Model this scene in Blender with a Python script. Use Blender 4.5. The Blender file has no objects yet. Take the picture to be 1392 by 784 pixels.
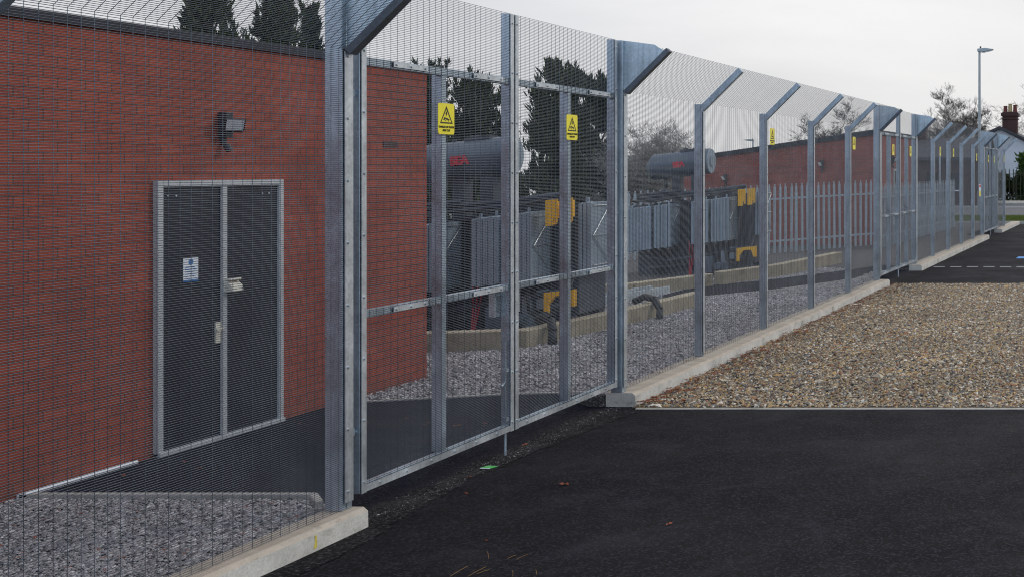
import bpy, bmesh, math, random
import numpy as np
from mathutils import Vector, Matrix
R = math.radians
rnd = random.Random(7)
nr = np.random.RandomState(11)
scene = bpy.context.scene
COL = scene.collection
F = 1640.0; EYE = 2.36; VX = 1545.0; VY = 230.0

def P(px, py, Y):
    return Vector(((px - VX) * Y / F, Y, EYE - (py - VY) * Y / F))
def YX(px, X):                                  # depth at which a line X=const is seen at px
    return X * F / (px - VX)

# ------------------------------------------------------------------ materials
M = {}
class NT:
    def __init__(s, name):
        m = bpy.data.materials.new(name); m.use_nodes = True
        s.m = m; s.t = m.node_tree; s.n = s.t.nodes; s.l = s.t.links
        s.b = s.n['Principled BSDF']; M[name] = m
    def add(s, typ, **kw):
        n = s.n.new(typ)
        for k, v in kw.items():
            if k.startswith('_'): setattr(n, k[1:], v)
            else: n.inputs[k.replace('__', ' ')].default_value = v
        return n
    def link(s, a, b): s.l.new(a, b)
    def coord(s, kind='Object', scale=(1, 1, 1)):
        tc = s.add('ShaderNodeTexCoord'); mp = s.add('ShaderNodeMapping')
        mp.inputs['Scale'].default_value = scale
        s.link(tc.outputs[kind], mp.inputs['Vector']); return mp.outputs['Vector']
    def noise(s, vec, scale, detail=4, rough=.55, dist=0.):
        n = s.add('ShaderNodeTexNoise'); n.inputs['Scale'].default_value = scale
        n.inputs['Detail'].default_value = detail; n.inputs['Roughness'].default_value = rough
        n.inputs['Distortion'].default_value = dist
        s.link(vec, n.inputs['Vector']); return n.outputs['Fac']
    def ramp(s, fac, stops, interp='LINEAR'):
        r = s.add('ShaderNodeValToRGB'); e = r.color_ramp; e.interpolation = interp
        while len(e.elements) < len(stops): e.elements.new(.5)
        for k, (p, c) in enumerate(stops):
            e.elements[k].position = p
            e.elements[k].color = (c[0], c[1], c[2], 1) if not isinstance(c, (int, float)) else (c, c, c, 1)
        s.link(fac, r.inputs['Fac']); return r.outputs['Color']
    def mix(s, fac, a, b, typ='MIX'):
        x = s.add('ShaderNodeMix'); x.data_type = 'RGBA'; x.blend_type = typ
        for sock, v in ((0, fac), (6, a), (7, b)):
            if isinstance(v, (int, float)): x.inputs[sock].default_value = v
            elif isinstance(v, tuple): x.inputs[sock].default_value = (*v, 1)
            else: s.link(v, x.inputs[sock])
        return x.outputs[2]
    def bump(s, h, strength=.3, dist=.01):
        b = s.add('ShaderNodeBump'); b.inputs['Strength'].default_value = strength
        b.inputs['Distance'].default_value = dist
        s.link(h, b.inputs['Height']); s.link(b.outputs['Normal'], s.b.inputs['Normal'])
    def col(s, c):
        if isinstance(c, tuple): s.b.inputs['Base Color'].default_value = (*c, 1)
        else: s.link(c, s.b.inputs['Base Color'])
    def rough(s, v):
        if isinstance(v, (int, float)): s.b.inputs['Roughness'].default_value = v
        else: s.link(v, s.b.inputs['Roughness'])
    def metal(s, v): s.b.inputs['Metallic'].default_value = v

def simple(name, c, rough=.5, metal=0., var=.25, scale=6., bump=0.):
    t = NT(name); v = t.coord()
    n = t.noise(v, scale, 6)
    a = tuple(x * (1 - var) for x in c); b = tuple(min(1, x * (1 + var)) for x in c)
    t.col(t.ramp(n, [(.3, a), (.7, b)])); t.rough(rough); t.metal(metal)
    if bump: t.bump(t.noise(v, scale * 8, 4), bump, .004)
    return t

def galv(name, c, metal, rough=.42):
    t = NT(name); v = t.coord()
    vo = t.add('ShaderNodeTexVoronoi'); vo.inputs['Scale'].default_value = 55; t.link(v, vo.inputs['Vector'])
    sp = t.ramp(vo.outputs['Color'], [(0, .86), (1, 1.1)])
    n = t.noise(v, 3.2, 7, .62); big = t.ramp(n, [(.3, tuple(x * .72 for x in c)), (.55, c), (.75, tuple(min(1, x * 1.28) for x in c))])
    vs = t.coord(scale=(14, 14, .8)); st = t.noise(vs, 2.2, 5, .7)
    streak = t.ramp(st, [(.45, 1.0), (.72, .72)])
    t.col(t.mix(1.0, t.mix(1.0, big, sp, 'MULTIPLY'), streak, 'MULTIPLY'))
    t.rough(t.ramp(n, [(.3, rough - .08), (.7, rough + .16)])); t.metal(metal)
    t.bump(n, .08, .003)
galv('galvanised', (.50, .59, .67), .75, .32)
galv('galvanised_bar', (.58, .62, .65), .6, .36)
galv('galvanised_plate', (.50, .60, .67), .8, .32)
t = NT('wire'); v = t.coord(); t.col(t.ramp(t.noise(v, 2.5, 4), [(.3, (.09, .11, .14)), (.7, (.19, .225, .27))])); t.metal(.85); t.rough(.27)
galv('palisade_steel', (.46, .52, .56), .25, .45)
galv('shaded_steel', (.13, .15, .18), .5, .4)  # gate-post crank arms: galvanised steel with their underside shade put into the colour

def brick(name, c1, c2, mortar, msize=.011):
    t = NT(name); tc = t.add('ShaderNodeTexCoord'); sx = t.add('ShaderNodeSeparateXYZ'); t.link(tc.outputs['Object'], sx.inputs[0])
    ad = t.add('ShaderNodeMath', _operation='ADD'); t.link(sx.outputs['X'], ad.inputs[0]); t.link(sx.outputs['Y'], ad.inputs[1])
    cb = t.add('ShaderNodeCombineXYZ'); t.link(ad.outputs[0], cb.inputs['X']); t.link(sx.outputs['Z'], cb.inputs['Y'])
    br = t.add('ShaderNodeTexBrick'); t.link(cb.outputs[0], br.inputs['Vector'])
    br.inputs['Color1'].default_value = (*c1, 1); br.inputs['Color2'].default_value = (*c2, 1); br.inputs['Mortar'].default_value = (*mortar, 1)
    br.inputs['Scale'].default_value = 1; br.inputs['Mortar Size'].default_value = msize / 2; br.inputs['Mortar Smooth'].default_value = .15
    br.inputs['Bias'].default_value = -.1; br.inputs['Brick Width'].default_value = .225; br.inputs['Row Height'].default_value = .075
    n = t.noise(cb.outputs[0], 1.1, 8, .65); m = t.ramp(n, [(.25, .74), (.55, 1.0), (.8, 1.16)])
    c = t.mix(1.0, br.outputs['Color'], m, 'MULTIPLY')
    g = t.noise(cb.outputs[0], 34, 5, .7); c = t.mix(1.0, c, t.ramp(g, [(.3, .78), (.7, 1.16)]), 'MULTIPLY')
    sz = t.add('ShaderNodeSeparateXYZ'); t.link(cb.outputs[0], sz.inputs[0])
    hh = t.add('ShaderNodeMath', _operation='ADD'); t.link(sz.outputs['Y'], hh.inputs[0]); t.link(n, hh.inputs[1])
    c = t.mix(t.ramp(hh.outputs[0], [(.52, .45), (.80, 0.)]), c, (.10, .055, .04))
    # mortar smears high on the wall
    mp = t.add('ShaderNodeMapping'); mp.inputs['Scale'].default_value = (1.4, 9, 1); t.link(cb.outputs[0], mp.inputs[0])
    e = t.noise(mp.outputs[0], 2.0, 6, .7); c = t.mix(t.ramp(e, [(.66, 0.), (.78, .35)]), c, (.42, .36, .30))
    t.col(c); t.rough(.88)
    iv = t.add('ShaderNodeMath', _operation='SUBTRACT'); iv.inputs[0].default_value = 1; t.link(br.outputs['Fac'], iv.inputs[1])
    a2 = t.add('ShaderNodeMath', _operation='ADD'); t.link(iv.outputs[0], a2.inputs[0])
    gm = t.add('ShaderNodeMath', _operation='MULTIPLY'); gm.inputs[1].default_value = .5; t.link(g, gm.inputs[0]); t.link(gm.outputs[0], a2.inputs[1])
    t.bump(a2.outputs[0], .6, .006)
brick('red_brick', (.335, .063, .032), (.26, .048, .027), (.11, .042, .03))
brick('red_brick_far', (.33, .085, .062), (.25, .065, .05), (.13, .09, .08))
brick('old_brick', (.07, .03, .026), (.05, .025, .022), (.05, .04, .035))
simple('dark_fascia', (.008, .010, .020), .7, 0, .1)
simple('roof_felt', (.05, .05, .055), .85, 0, .2, 3)
simple('door_blue', (.006, .007, .016), .5, 0, .15, 3)
simple('frame_grey', (.52, .54, .56), .45, .2, .12, 4)
simple('cream_plastic', (.72, .68, .58), .5, 0, .08)
simple('black_plastic', (.02, .022, .03), .4, 0, .1)
simple('white_sign', (.75, .8, .86), .35, 0, .04)
simple('blue_print', (.02, .16, .45), .4, 0, .05)
simple('yellow_sign', (.86, .74, .015), .35, 0, .04)
simple('faded_yellow', (.55, .45, .08), .8, 0, .35, 60)
simple('black_print', (.012, .012, .012), .5, 0, .05)
simple('red_print', (.55, .03, .05), .45, 0, .05)
simple('red_cable', (.42, .02, .04), .45, 0, .1)
simple('yellow_paint', (.80, .42, .012), .45, 0, .12, 8)
simple('transformer_grey', (.085, .11, .145), .42, .1, .14, 3)
simple('radiator_grey', (.26, .32, .375), .4, .15, .12, 4)
simple('tank_dark', (.045, .052, .068), .5, .1, .25, 3)
simple('black_rubber', (.012, .012, .014), .5, 0, .2)
simple('white_trim', (.8, .82, .86), .4, 0, .06)
simple('white_paint', (.78, .80, .84), .55, 0, .06, 2)
simple('blue_paint', (.06, .25, .62), .55, 0, .12, 9)
simple('white_render', (.56, .59, .65), .8, 0, .08, 1)
simple('slate', (.045, .045, .055), .7, 0, .25, 2.5)
simple('terracotta', (.13, .03, .025), .8, 0, .15)
simple('buff_pot', (.42, .33, .17), .8, 0, .15)
simple('olive_steel', (.028, .034, .016), .6, 0, .25)
simple('lamp_steel', (.34, .38, .41), .4, .5, .1)
simple('lamp_glass', (.9, .92, .92), .2, .0, .05)  # near-white base colour carries the sky's reflection in the floodlight glass
simple('bark', (.045, .038, .034), .9, 0, .3, 9)
simple('pale_bark', (.34, .32, .30), .9, 0, .35, 9)
simple('leaf_brown', (.24, .062, .026), .7, 0, .45, 40)
simple('green_card', (.06, .46, .09), .4, 0, .2, 20)
simple('straw', (.22, .12, .025), .7, 0, .3, 20)
simple('glass_dark', (.02, .025, .03), .08, 0, .1)
def foliage(name, a, b, c):
    t = NT(name); g = t.add('ShaderNodeNewGeometry')
    t.col(t.ramp(g.outputs['Random Per Island'], [(0, a), (.6, b), (1, c)])); t.rough(.75)
    t.b.inputs['Specular IOR Level'].default_value = .25
foliage('needles', (.012, .021, .011), (.030, .046, .021), (.085, .10, .045))
foliage('hedge_leaves', (.03, .06, .01), (.05, .10, .02), (.09, .14, .03))
foliage('dark_leaves', (.015, .022, .008), (.03, .042, .012), (.05, .06, .02))
foliage('grass', (.06, .10, .015), (.11, .15, .025), (.19, .20, .05))

def stones_mat(name, stops, rough=.75):
    t = NT(name); g = t.add('ShaderNodeNewGeometry')
    c = t.ramp(g.outputs['Random Per Island'], stops, 'CONSTANT')
    v = t.coord(); n = t.noise(v, 60, 4)
    c = t.mix(1.0, c, t.ramp(n, [(.3, .75), (.7, 1.2)]), 'MULTIPLY')
    n2 = t.noise(v, .55, 4, .6); c = t.mix(1.0, c, t.ramp(n2, [(.35, .82), (.65, 1.15)]), 'MULTIPLY')
    t.col(c); t.rough(rough)
stones_mat('warm_stones', [(0, (.30, .215, .135)), (.18, (.42, .305, .175)), (.34, (.16, .15, .135)), (.47, (.52, .44, .32)),
                           (.58, (.31, .135, .06)), (.66, (.21, .19, .17)), (.78, (.48, .31, .13)), (.88, (.68, .62, .52)), (.955, (.07, .062, .06))])
stones_mat('grey_stones', [(0, (.32, .295, .30)), (.2, (.42, .395, .40)), (.45, (.21, .195, .20)), (.62, (.50, .475, .47)),
                           (.8, (.36, .315, .30)), (.92, (.60, .57, .56)), (.97, (.12, .11, .115))])
stones_mat('grit', [(0, (.03, .03, .03)), (.45, (.09, .088, .09)), (.8, (.2, .19, .19)), (.96, (.45, .44, .43))])
def gravel_sheet(name, a, b, c, scale):
    t = NT(name); v = t.coord()
    vo = t.add('ShaderNodeTexVoronoi'); vo.inputs['Scale'].default_value = scale; t.link(v, vo.inputs['Vector'])
    col = t.ramp(vo.outputs['Color'], [(0, a), (.5, b), (1, c)])
    e = t.ramp(vo.outputs['Distance'], [(.15, 1.), (.65, .35)]); t.col(t.mix(1.0, col, e, 'MULTIPLY')); t.rough(.9)
    iv = t.add('ShaderNodeMath', _operation='SUBTRACT'); iv.inputs[0].default_value = 1; t.link(vo.outputs['Distance'], iv.inputs[1])
    t.bump(iv.outputs[0], .9, .015)
gravel_sheet('warm_gravel', (.07, .055, .04), (.16, .12, .085), (.26, .21, .15), 45)
gravel_sheet('grey_gravel', (.08, .075, .075), (.17, .16, .16), (.30, .285, .28), 42)

def asphalt(name, base, light, sc=1.0, r0=.5, spec=.5):
    t = NT(name); v = t.coord()
    n = t.noise(v, 150 * sc, 3, .6); n2 = t.noise(v, .7, 7, .62, .4); n3 = t.noise(v, 420, 2)
    c = t.ramp(n, [(.35, base), (.62, tuple(x * 1.6 for x in base)), (.8, light)])
    c = t.mix(1.0, c, t.ramp(n2, [(.3, .7), (.55, 1.0), (.75, 1.55)]), 'MULTIPLY')
    vo = t.add('ShaderNodeTexVoronoi'); vo.inputs['Scale'].default_value = 75; t.link(v, vo.inputs['Vector'])
    sx = t.add('ShaderNodeSeparateColor'); t.link(vo.outputs['Color'], sx.inputs[0])
    c = t.mix(t.ramp(sx.outputs[0], [(.60, 0.), (.80, .35), (.97, .9)]), c, tuple(x * 1.25 for x in light))
    dust = t.noise(v, 1.7, 9, .72, .6); c = t.mix(t.ramp(dust, [(.50, 0.), (.68, .30)]), c, tuple(x * 1.6 for x in light))
    t.col(c); t.rough(t.ramp(n2, [(.35, r0), (.7, r0 + .25)]))
    t.b.inputs['Specular IOR Level'].default_value = spec
    m = t.add('ShaderNodeMath', _operation='ADD'); t.link(n, m.inputs[0]); t.link(n3, m.inputs[1])
    t.bump(m.outputs[0], .55, .005)
asphalt('new_asphalt', (.0030, .0027, .0042), (.028, .026, .033), .62, .66, .14)
asphalt('rough_asphalt', (.006, .006, .007), (.055, .053, .054), .9, .8, .12)
asphalt('path_asphalt', (.008, .008, .013), (.03, .03, .04), 1, .8, .12)
asphalt('road_asphalt', (.065, .067, .072), (.12, .12, .125), .8, .6)

def concrete(name, c, dark, top):
    t = NT(name); v = t.coord()
    n = t.noise(v, 2.2, 9, .68, .3); f = t.noise(v, 60, 5, .7)
    cc = t.ramp(n, [(.28, dark), (.43, tuple(x * .8 for x in c)), (.58, c), (.78, tuple(min(1, x * 1.15) for x in c))])
    cc = t.mix(1.0, cc, t.ramp(f, [(.3, .8), (.7, 1.12)]), 'MULTIPLY')
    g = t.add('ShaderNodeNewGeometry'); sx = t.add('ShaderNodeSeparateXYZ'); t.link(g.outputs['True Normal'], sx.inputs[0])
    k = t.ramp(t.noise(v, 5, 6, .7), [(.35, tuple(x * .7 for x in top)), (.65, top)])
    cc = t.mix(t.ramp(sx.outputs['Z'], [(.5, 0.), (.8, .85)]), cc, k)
    # damp green staining with a shape of its own, low on the faces
    sc = t.noise(t.coord(scale=(3, 3, 9)), 1.3, 8, .7); cc = t.mix(t.ramp(sc, [(.56, 0.), (.7, .7)]), cc, tuple(x for x in dark))
    t.col(cc); t.rough(.9)
    m = t.add('ShaderNodeMath', _operation='ADD'); t.link(n, m.inputs[0]); t.link(f, m.inputs[1]); t.bump(m.outputs[0], .35, .008)
concrete('kerb_concrete', (.62, .60, .55), (.17, .16, .11), (.50, .42, .33))
concrete('bund_concrete', (.36, .31, .22), (.15, .125, .08), (.55, .47, .34))
concrete('edging_concrete', (.45, .44, .41), (.22, .21, .19), (.5, .48, .44))

# ------------------------------------------------------------------ mesh helpers
def finish(o, parent, smooth):
    COL.objects.link(o)
    if parent is not None: o.parent = parent
    if smooth:
        for p in o.data.polygons: p.use_smooth = True
    return o
class MB:
    def __init__(s): s.v = []; s.f = []; s.mi = []; s.cur = 0
    def quad(s, pts):
        b = len(s.v); s.v += [tuple(p) for p in pts]; s.f.append(tuple(range(b, b + len(pts)))); s.mi.append(s.cur)
    def box(s, x0, x1, y0, y1, z0, z1):
        b = len(s.v)
        s.v += [(x0, y0, z0), (x1, y0, z0), (x1, y1, z0), (x0, y1, z0), (x0, y0, z1), (x1, y0, z1), (x1, y1, z1), (x0, y1, z1)]
        for q in ((0, 3, 2, 1), (4, 5, 6, 7), (0, 1, 5, 4), (1, 2, 6, 5), (2, 3, 7, 6), (3, 0, 4, 7)):
            s.f.append(tuple(b + i for i in q)); s.mi.append(s.cur)
    def beam(s, a, c, w, h, up=(0, 0, 1)):
        a = Vector(a); c = Vector(c); d = (c - a).normalized(); up = Vector(up)
        if abs(d.dot(up)) > .98: up = Vector((1, 0, 0))
        sd = d.cross(up).normalized(); u = sd.cross(d).normalized()
        b = len(s.v)
        for p in (a, c):
            for i, j in ((-1, -1), (1, -1), (1, 1), (-1, 1)):
                s.v.append(tuple(p + sd * (i * w / 2) + u * (j * h / 2)))
        for q in ((0, 1, 2, 3), (7, 6, 5, 4), (0, 4, 5, 1), (1, 5, 6, 2), (2, 6, 7, 3), (3, 7, 4, 0)):
            s.f.append(tuple(b + i for i in q)); s.mi.append(s.cur)
    def cyl(s, a, c, r0, r1=None, n=10, cap=True):
        a = Vector(a); c = Vector(c); r1 = r0 if r1 is None else r1
        d = (c - a).normalized(); up = Vector((0, 0, 1)) if abs(d.z) < .95 else Vector((1, 0, 0))
        sd = d.cross(up).normalized(); u = sd.cross(d); b = len(s.v)
        for p, r in ((a, r0), (c, r1)):
            for k in range(n):
                an = 2 * math.pi * k / n; s.v.append(tuple(p + sd * (r * math.cos(an)) + u * (r * math.sin(an))))
        for k in range(n):
            j = (k + 1) % n; s.f.append((b + k, b + j, b + n + j, b + n + k)); s.mi.append(s.cur)
        if cap:
            s.f.append(tuple(b + n - 1 - k for k in range(n))); s.mi.append(s.cur)
            s.f.append(tuple(b + n + k for k in range(n))); s.mi.append(s.cur)
    def tube(s, pts, r, n=8):
        for i in range(len(pts) - 1): s.cyl(pts[i], pts[i + 1], r if not isinstance(r, list) else r[i], r if not isinstance(r, list) else r[i + 1], n, cap=(i in (0, len(pts) - 2)))
    def prism(s, poly, axis, a0, a1):       # poly of 2D points extruded along axis
        def mk(p, a):
            return {'x': (a, p[0], p[1]), 'y': (p[0], a, p[1]), 'z': (p[0], p[1], a)}[axis]
        n = len(poly); b = len(s.v)
        s.v += [mk(p, a0) for p in poly] + [mk(p, a1) for p in poly]
        s.f.append(tuple(range(b, b + n))); s.f.append(tuple(b + 2 * n - 1 - k for k in range(n))); s.mi += [s.cur] * 2
        for k in range(n):
            j = (k + 1) % n; s.f.append((b + k, b + n + k, b + n + j, b + j)); s.mi.append(s.cur)
    def build(s, name, mat, parent=None, smooth=False, bevel=0, shear=None):
        me = bpy.data.meshes.new(name)
        vs = s.v if shear is None else [(x, y, z + shear[0] * (x - shear[1])) for x, y, z in s.v]
        me.from_pydata(vs, [], s.f)
        mats = mat if isinstance(mat, (list, tuple)) else [mat]
        for m in mats: me.materials.append(M[m])
        if len(mats) > 1: me.polygons.foreach_set('material_index', s.mi)
        bm = bmesh.new(); bm.from_mesh(me); bmesh.ops.recalc_face_normals(bm, faces=bm.faces)
        if bevel:
            ed = [e for e in bm.edges if e.is_manifold and e.calc_face_angle(0) > .5]
            bmesh.ops.bevel(bm, geom=ed, offset=bevel, segments=1, affect='EDGES')
        bm.to_mesh(me); bm.free()
        o = bpy.data.objects.new(name, me)
        return finish(o, parent, smooth)
def npmesh(name, verts, faces, mat, parent=None, smooth=True):
    verts = np.asarray(verts, dtype=np.float32).reshape(-1, 3); faces = np.asarray(faces, dtype=np.int32)
    k = faces.shape[1]; me = bpy.data.meshes.new(name)
    me.vertices.add(len(verts)); me.vertices.foreach_set('co', verts.ravel())
    me.loops.add(faces.size); me.loops.foreach_set('vertex_index', faces.ravel())
    me.polygons.add(len(faces)); me.polygons.foreach_set('loop_start', np.arange(0, faces.size, k, dtype=np.int32))
    me.polygons.foreach_set('loop_total', np.full(len(faces), k, dtype=np.int32))
    me.polygons.foreach_set('use_smooth', np.full(len(faces), smooth))
    me.update(calc_edges=True); me.validate(); me.materials.append(M[mat])
    o = bpy.data.objects.new(name, me); COL.objects.link(o)
    if parent is not None: o.parent = parent
    return o
def tag(o, label=None, cat=None, group=None, kind=None):
    if label: o['label'] = label
    if cat: o['category'] = cat
    if group: o['group'] = group
    if kind: o['kind'] = kind
    return o
def empty(name, loc, label, cat, group=None, rz=0):
    o = bpy.data.objects.new(name, None); COL.objects.link(o); o.location = loc; o.rotation_euler = (0, 0, rz)
    o.empty_display_size = .2
    return tag(o, label, cat, group)
def struct(o, label=None): return tag(o, label, None, None, 'structure')
def copy_tree(o, parent=None):
    c = o.copy(); COL.objects.link(c)
    if parent is not None: c.parent = parent
    for ch in [x for x in COL.objects if x.parent == o]: copy_tree(ch, c)
    return c
def text_mesh(name, body, size, mat, parent, loc, rot, extrude=.0008, align='CENTER', bold=0.0, sx=1.):
    cu = bpy.data.curves.new(name, 'FONT'); cu.body = body; cu.size = size; cu.extrude = extrude; cu.align_x = align; cu.offset = bold
    o = bpy.data.objects.new('tmp', cu); COL.objects.link(o)
    dg = bpy.context.evaluated_depsgraph_get(); me = bpy.data.meshes.new_from_object(o.evaluated_get(dg))
    bpy.data.objects.remove(o); me.materials.clear(); me.materials.append(M[mat])
    q = bpy.data.objects.new(name, me); COL.objects.link(q); q.location = loc; q.rotation_euler = rot; q.scale = (sx, 1, 1)
    if parent is not None: q.parent = parent
    return q

# ------------------------------------------------------------------ ground, roads, gravel
XF = -5.156; KZ = .14; GI = .12          # fence plane, kerb top, ground inside the compound
SLOPE_X = -14.0
def gz(x): return -.03 - .075 * max(0, SLOPE_X - x)
def sheet(name, mat, x0, x1, y0, y1, nx, ny, zf):
    vs = []; fs = []
    for j in range(ny + 1):
        for i in range(nx + 1):
            x = x0 + (x1 - x0) * i / nx; y = y0 + (y1 - y0) * j / ny; vs.append((x, y, zf(x, y)))
    for j in range(ny):
        for i in range(nx):
            a = j * (nx + 1) + i; fs.append((a, a + 1, a + nx + 2, a + nx + 1))
    return npmesh(name, vs, fs, mat, None, True)
t = NT('earth'); v = t.coord(); n = t.noise(v, .25, 8, .65)
t.col(t.ramp(n, [(.3, (.05, .06, .025)), (.55, (.08, .09, .035)), (.75, (.10, .09, .06))])); t.rough(.95)
struct(sheet('ground', 'earth', -600, 600, -60, 1200, 120, 20, lambda x, y: gz(x)))
def slab(name, mat, poly, z0, z1):
    m = MB(); m.prism(poly, 'z', z0, z1); o = m.build(name, mat); return struct(o)
slab('car_park', 'new_asphalt', [(-5.25, -6), (18, -6), (18, 51.8), (-5.25, 51.8)], -.3, 0)
# rough gritty strip along the gate opening and kerb foot
edge = [(-4.97, 2), (-4.93, 5), (-4.97, 6.5), (-4.94, 7.3), (-4.98, 8.0), (-5.03, 8.6), (-5.10, 9.3), (-5.05, 9.6), (-5.06, 10.03), (-4.99, 10.6), (-4.92, 11.4), (-4.84, 11.85)]
jag = []
for i in range(len(edge) - 1):
    for k in range(14):
        f = k / 14; a, b = edge[i], edge[i + 1]
        jag.append((a[0] + (b[0] - a[0]) * f + rnd.uniform(-.014, .014), a[1] + (b[1] - a[1]) * f))
jag = [(x + (.08 if y < 8 else .02), y) for x, y in jag]
m = MB()
for i in range(len(jag) - 1):
    w0 = lambda i: -5.31 + .03 * math.sin(i * .17) + .02 * math.sin(i * .9) if 8 < jag[i][1] < 11.98 else -5.24
    x0 = w0(i); x1 = w0(i + 1)
    m.quad([(x0, jag[i][1], .004), (jag[i][0], jag[i][1], .004), (jag[i + 1][0], jag[i + 1][1], .004), (x1, jag[i + 1][1], .004)])
struct(m.build('worn_asphalt_strip', 'rough_asphalt'))
m = MB(); m.quad([(-5.24, 24.4, .004), (-4.75, 24.6, .004), (-4.8, 28.0, .004), (-5.24, 28, .004)]); struct(m.build('worn_asphalt_strip', 'rough_asphalt'))
# painted lines
m = MB()
yy = 29.1
for k in range(26):
    x0 = -4.9 + k * .40; m.quad([(x0, yy, .005), (x0 + .27, yy, .005), (x0 + .27, yy + .09, .005), (x0, yy + .09, .005)])
o = struct(m.build('bay_line_marking', 'white_paint'))
m = MB(); m.quad([(-3.18, 31.8, .005), (-1.6, 31.8, .005), (-1.6, 32.5, .005), (-3.18, 32.5, .005)])
struct(m.build('blue_bay_marking', 'blue_paint'))
# thin edging at the front of the gravel bay
m = MB(); m.box(-4.93, 8, 11.86, 11.91, -.1, .012); struct(m.build('gravel_edging', 'kerb_concrete', bevel=.004))
m = MB(); m.box(-4.93, 8, 24.78, 24.83, -.1, .010); struct(m.build('gravel_edging', 'edging_concrete', bevel=.004))
m = MB(); m.quad([(-4.99, 11.91, .006), (8, 11.91, .006), (8, 24.78, .006), (-4.99, 24.78, .006)]); struct(m.build('gravel_bay', 'warm_gravel'))

OCT = np.array([(1, 0, 0), (0, 1, 0), (-1, 0, 0), (0, -1, 0), (0, 0, 1), (0, 0, -1), ], dtype=np.float32)
OCF = np.array([(0, 1, 4), (1, 2, 4), (2, 3, 4), (3, 0, 4), (1, 0, 5), (2, 1, 5), (3, 2, 5), (0, 3, 5)], dtype=np.int32)
def inpoly(x, y, poly):
    c = np.zeros(len(x), bool); n = len(poly)
    for i in range(n):
        x0, y0 = poly[i]; x1, y1 = poly[(i + 1) % n]
        if y0 == y1: continue
        k = ((y0 > y) != (y1 > y)) & (x < (x1 - x0) * (y - y0) / (y1 - y0) + x0); c ^= k
    return c
def stones(name, poly, dens, size, z, mat, holes=(), fall=None):
    xs = [p[0] for p in poly]; ys = [p[1] for p in poly]
    n = int((max(xs) - min(xs)) * (max(ys) - min(ys)) * dens)
    x = nr.uniform(min(xs), max(xs), n); y = nr.uniform(min(ys), max(ys), n)
    k = inpoly(x, y, poly)
    for h in holes: k &= ~inpoly(x, y, h)
    if fall is not None: k &= nr.rand(n) < fall(x, y)
    x = x[k]; y = y[k]; n = len(x)
    sz = size * np.exp(nr.normal(0, .33, n)); sc = np.stack([sz * nr.uniform(.7, 1.25, n), sz * nr.uniform(.7, 1.25, n), sz * nr.uniform(.45, .8, n)], 1)
    jit = OCT[None] * 1 + nr.normal(0, .20, (n, 6, 3))
    v = jit * sc[:, None, :]
    a = nr.uniform(0, 6.283, n); b = nr.uniform(-.5, .5, n)
    ca, sa, cb, sb = np.cos(a)[:, None], np.sin(a)[:, None], np.cos(b)[:, None], np.sin(b)[:, None]
    y1 = v[:, :, 1] * cb - v[:, :, 2] * sb; z1 = v[:, :, 1] * sb + v[:, :, 2] * cb; x1 = v[:, :, 0]
    X = x1 * ca - y1 * sa + x[:, None]; Yv = x1 * sa + y1 * ca + y[:, None]; Z = z1 + (z + sz * .25 + nr.uniform(0, size * .5, n))[:, None]
    V = np.stack([X, Yv, Z], 2).reshape(-1, 3)
    Fc = (OCF[None] + (np.arange(n) * 6)[:, None, None]).reshape(-1, 3)
    o = npmesh(name, V, Fc, mat, None, False)
    return tag(o, kind='stuff')
bay = [(-4.97, 11.93), (1.0, 11.93), (1.0, 24.76), (-4.97, 24.76)]
o = stones('loose_gravel', bay, 2000, .0135, .008, 'warm_stones', fall=lambda x, y: np.clip(1.0 - .45 * (x + 1) / 2, .35, 1) * np.clip(1.25 - (y - 12) * .03, .7, 1))
o['label'] = 'brown and buff loose pebbles filling the parking bay'

# compound ground
comp = [(SLOPE_X, -4), (-5.28, -4), (-5.28, 7.96), (-5.75, 8.02), (-5.75, 12.0), (-5.28, 12.0), (-5.28, 24.4), (-5.75, 24.4), (-5.75, 28.0), (-5.28, 28.0), (-5.28, 40.9), (-5.75, 40.9), (-5.75, 44.7), (-5.28, 44.7), (-5.28, 50), (SLOPE_X, 50)]
slab('compound_gravel', 'grey_gravel', comp, -.3, GI)
P1 = [(-7.62, 8.26), (-5.75, 8.2), (-5.75, 12.0), (-6.2, 11.93), (-7.2, 11.6), (-7.62, 11.5)]
slab('compound_path', 'path_asphalt', P1, GI - .05, GI + .012)
P2 = [(-8.4, 20.7), (-7.47, 21.2), (-6.7, 22.2), (-5.75, 24.6), (-5.75, 28), (-5.9, 28.1), (-6.5, 26.4), (-7.6, 24.0), (-8.4, 23)]
slab('compound_path', 'path_asphalt', P2, GI - .05, GI + .012)
for y0, y1 in ((7.98, 12.0), (24.42, 27.98), (40.92, 44.68)):
    m = MB(); m.prism([(-5.75, -.2), (-5.75, GI + .012), (-5.6, .05), (-5.44, .003), (-5.18, .002), (-5.18, -.2)], 'y', y0, y1); struct(m.build('gate_ramp', 'path_asphalt'))
holes = [P1, P2]
s1 = stones('loose_grey_stones', [(-7.6, 5.0), (-5.3, 5.0), (-5.3, 8.0), (-5.6, 8.15), (-7.6, 8.2)], 3600, .0105, GI, 'grey_stones')
s1['label'] = 'loose grey stone chippings between the brick wall and the near kerb'
s2 = stones('loose_grey_stones', [(-8.9, 11.5), (-5.3, 12.02), (-5.3, 24.4), (-5.45, 24.8), (-5.45, 26.5), (-9.5, 28.5), (-9.5, 14)], 1500, .0135, GI, 'grey_stones', holes)
s2['label'] = 'loose grey stone chippings between the fence and the transformers'
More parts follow.
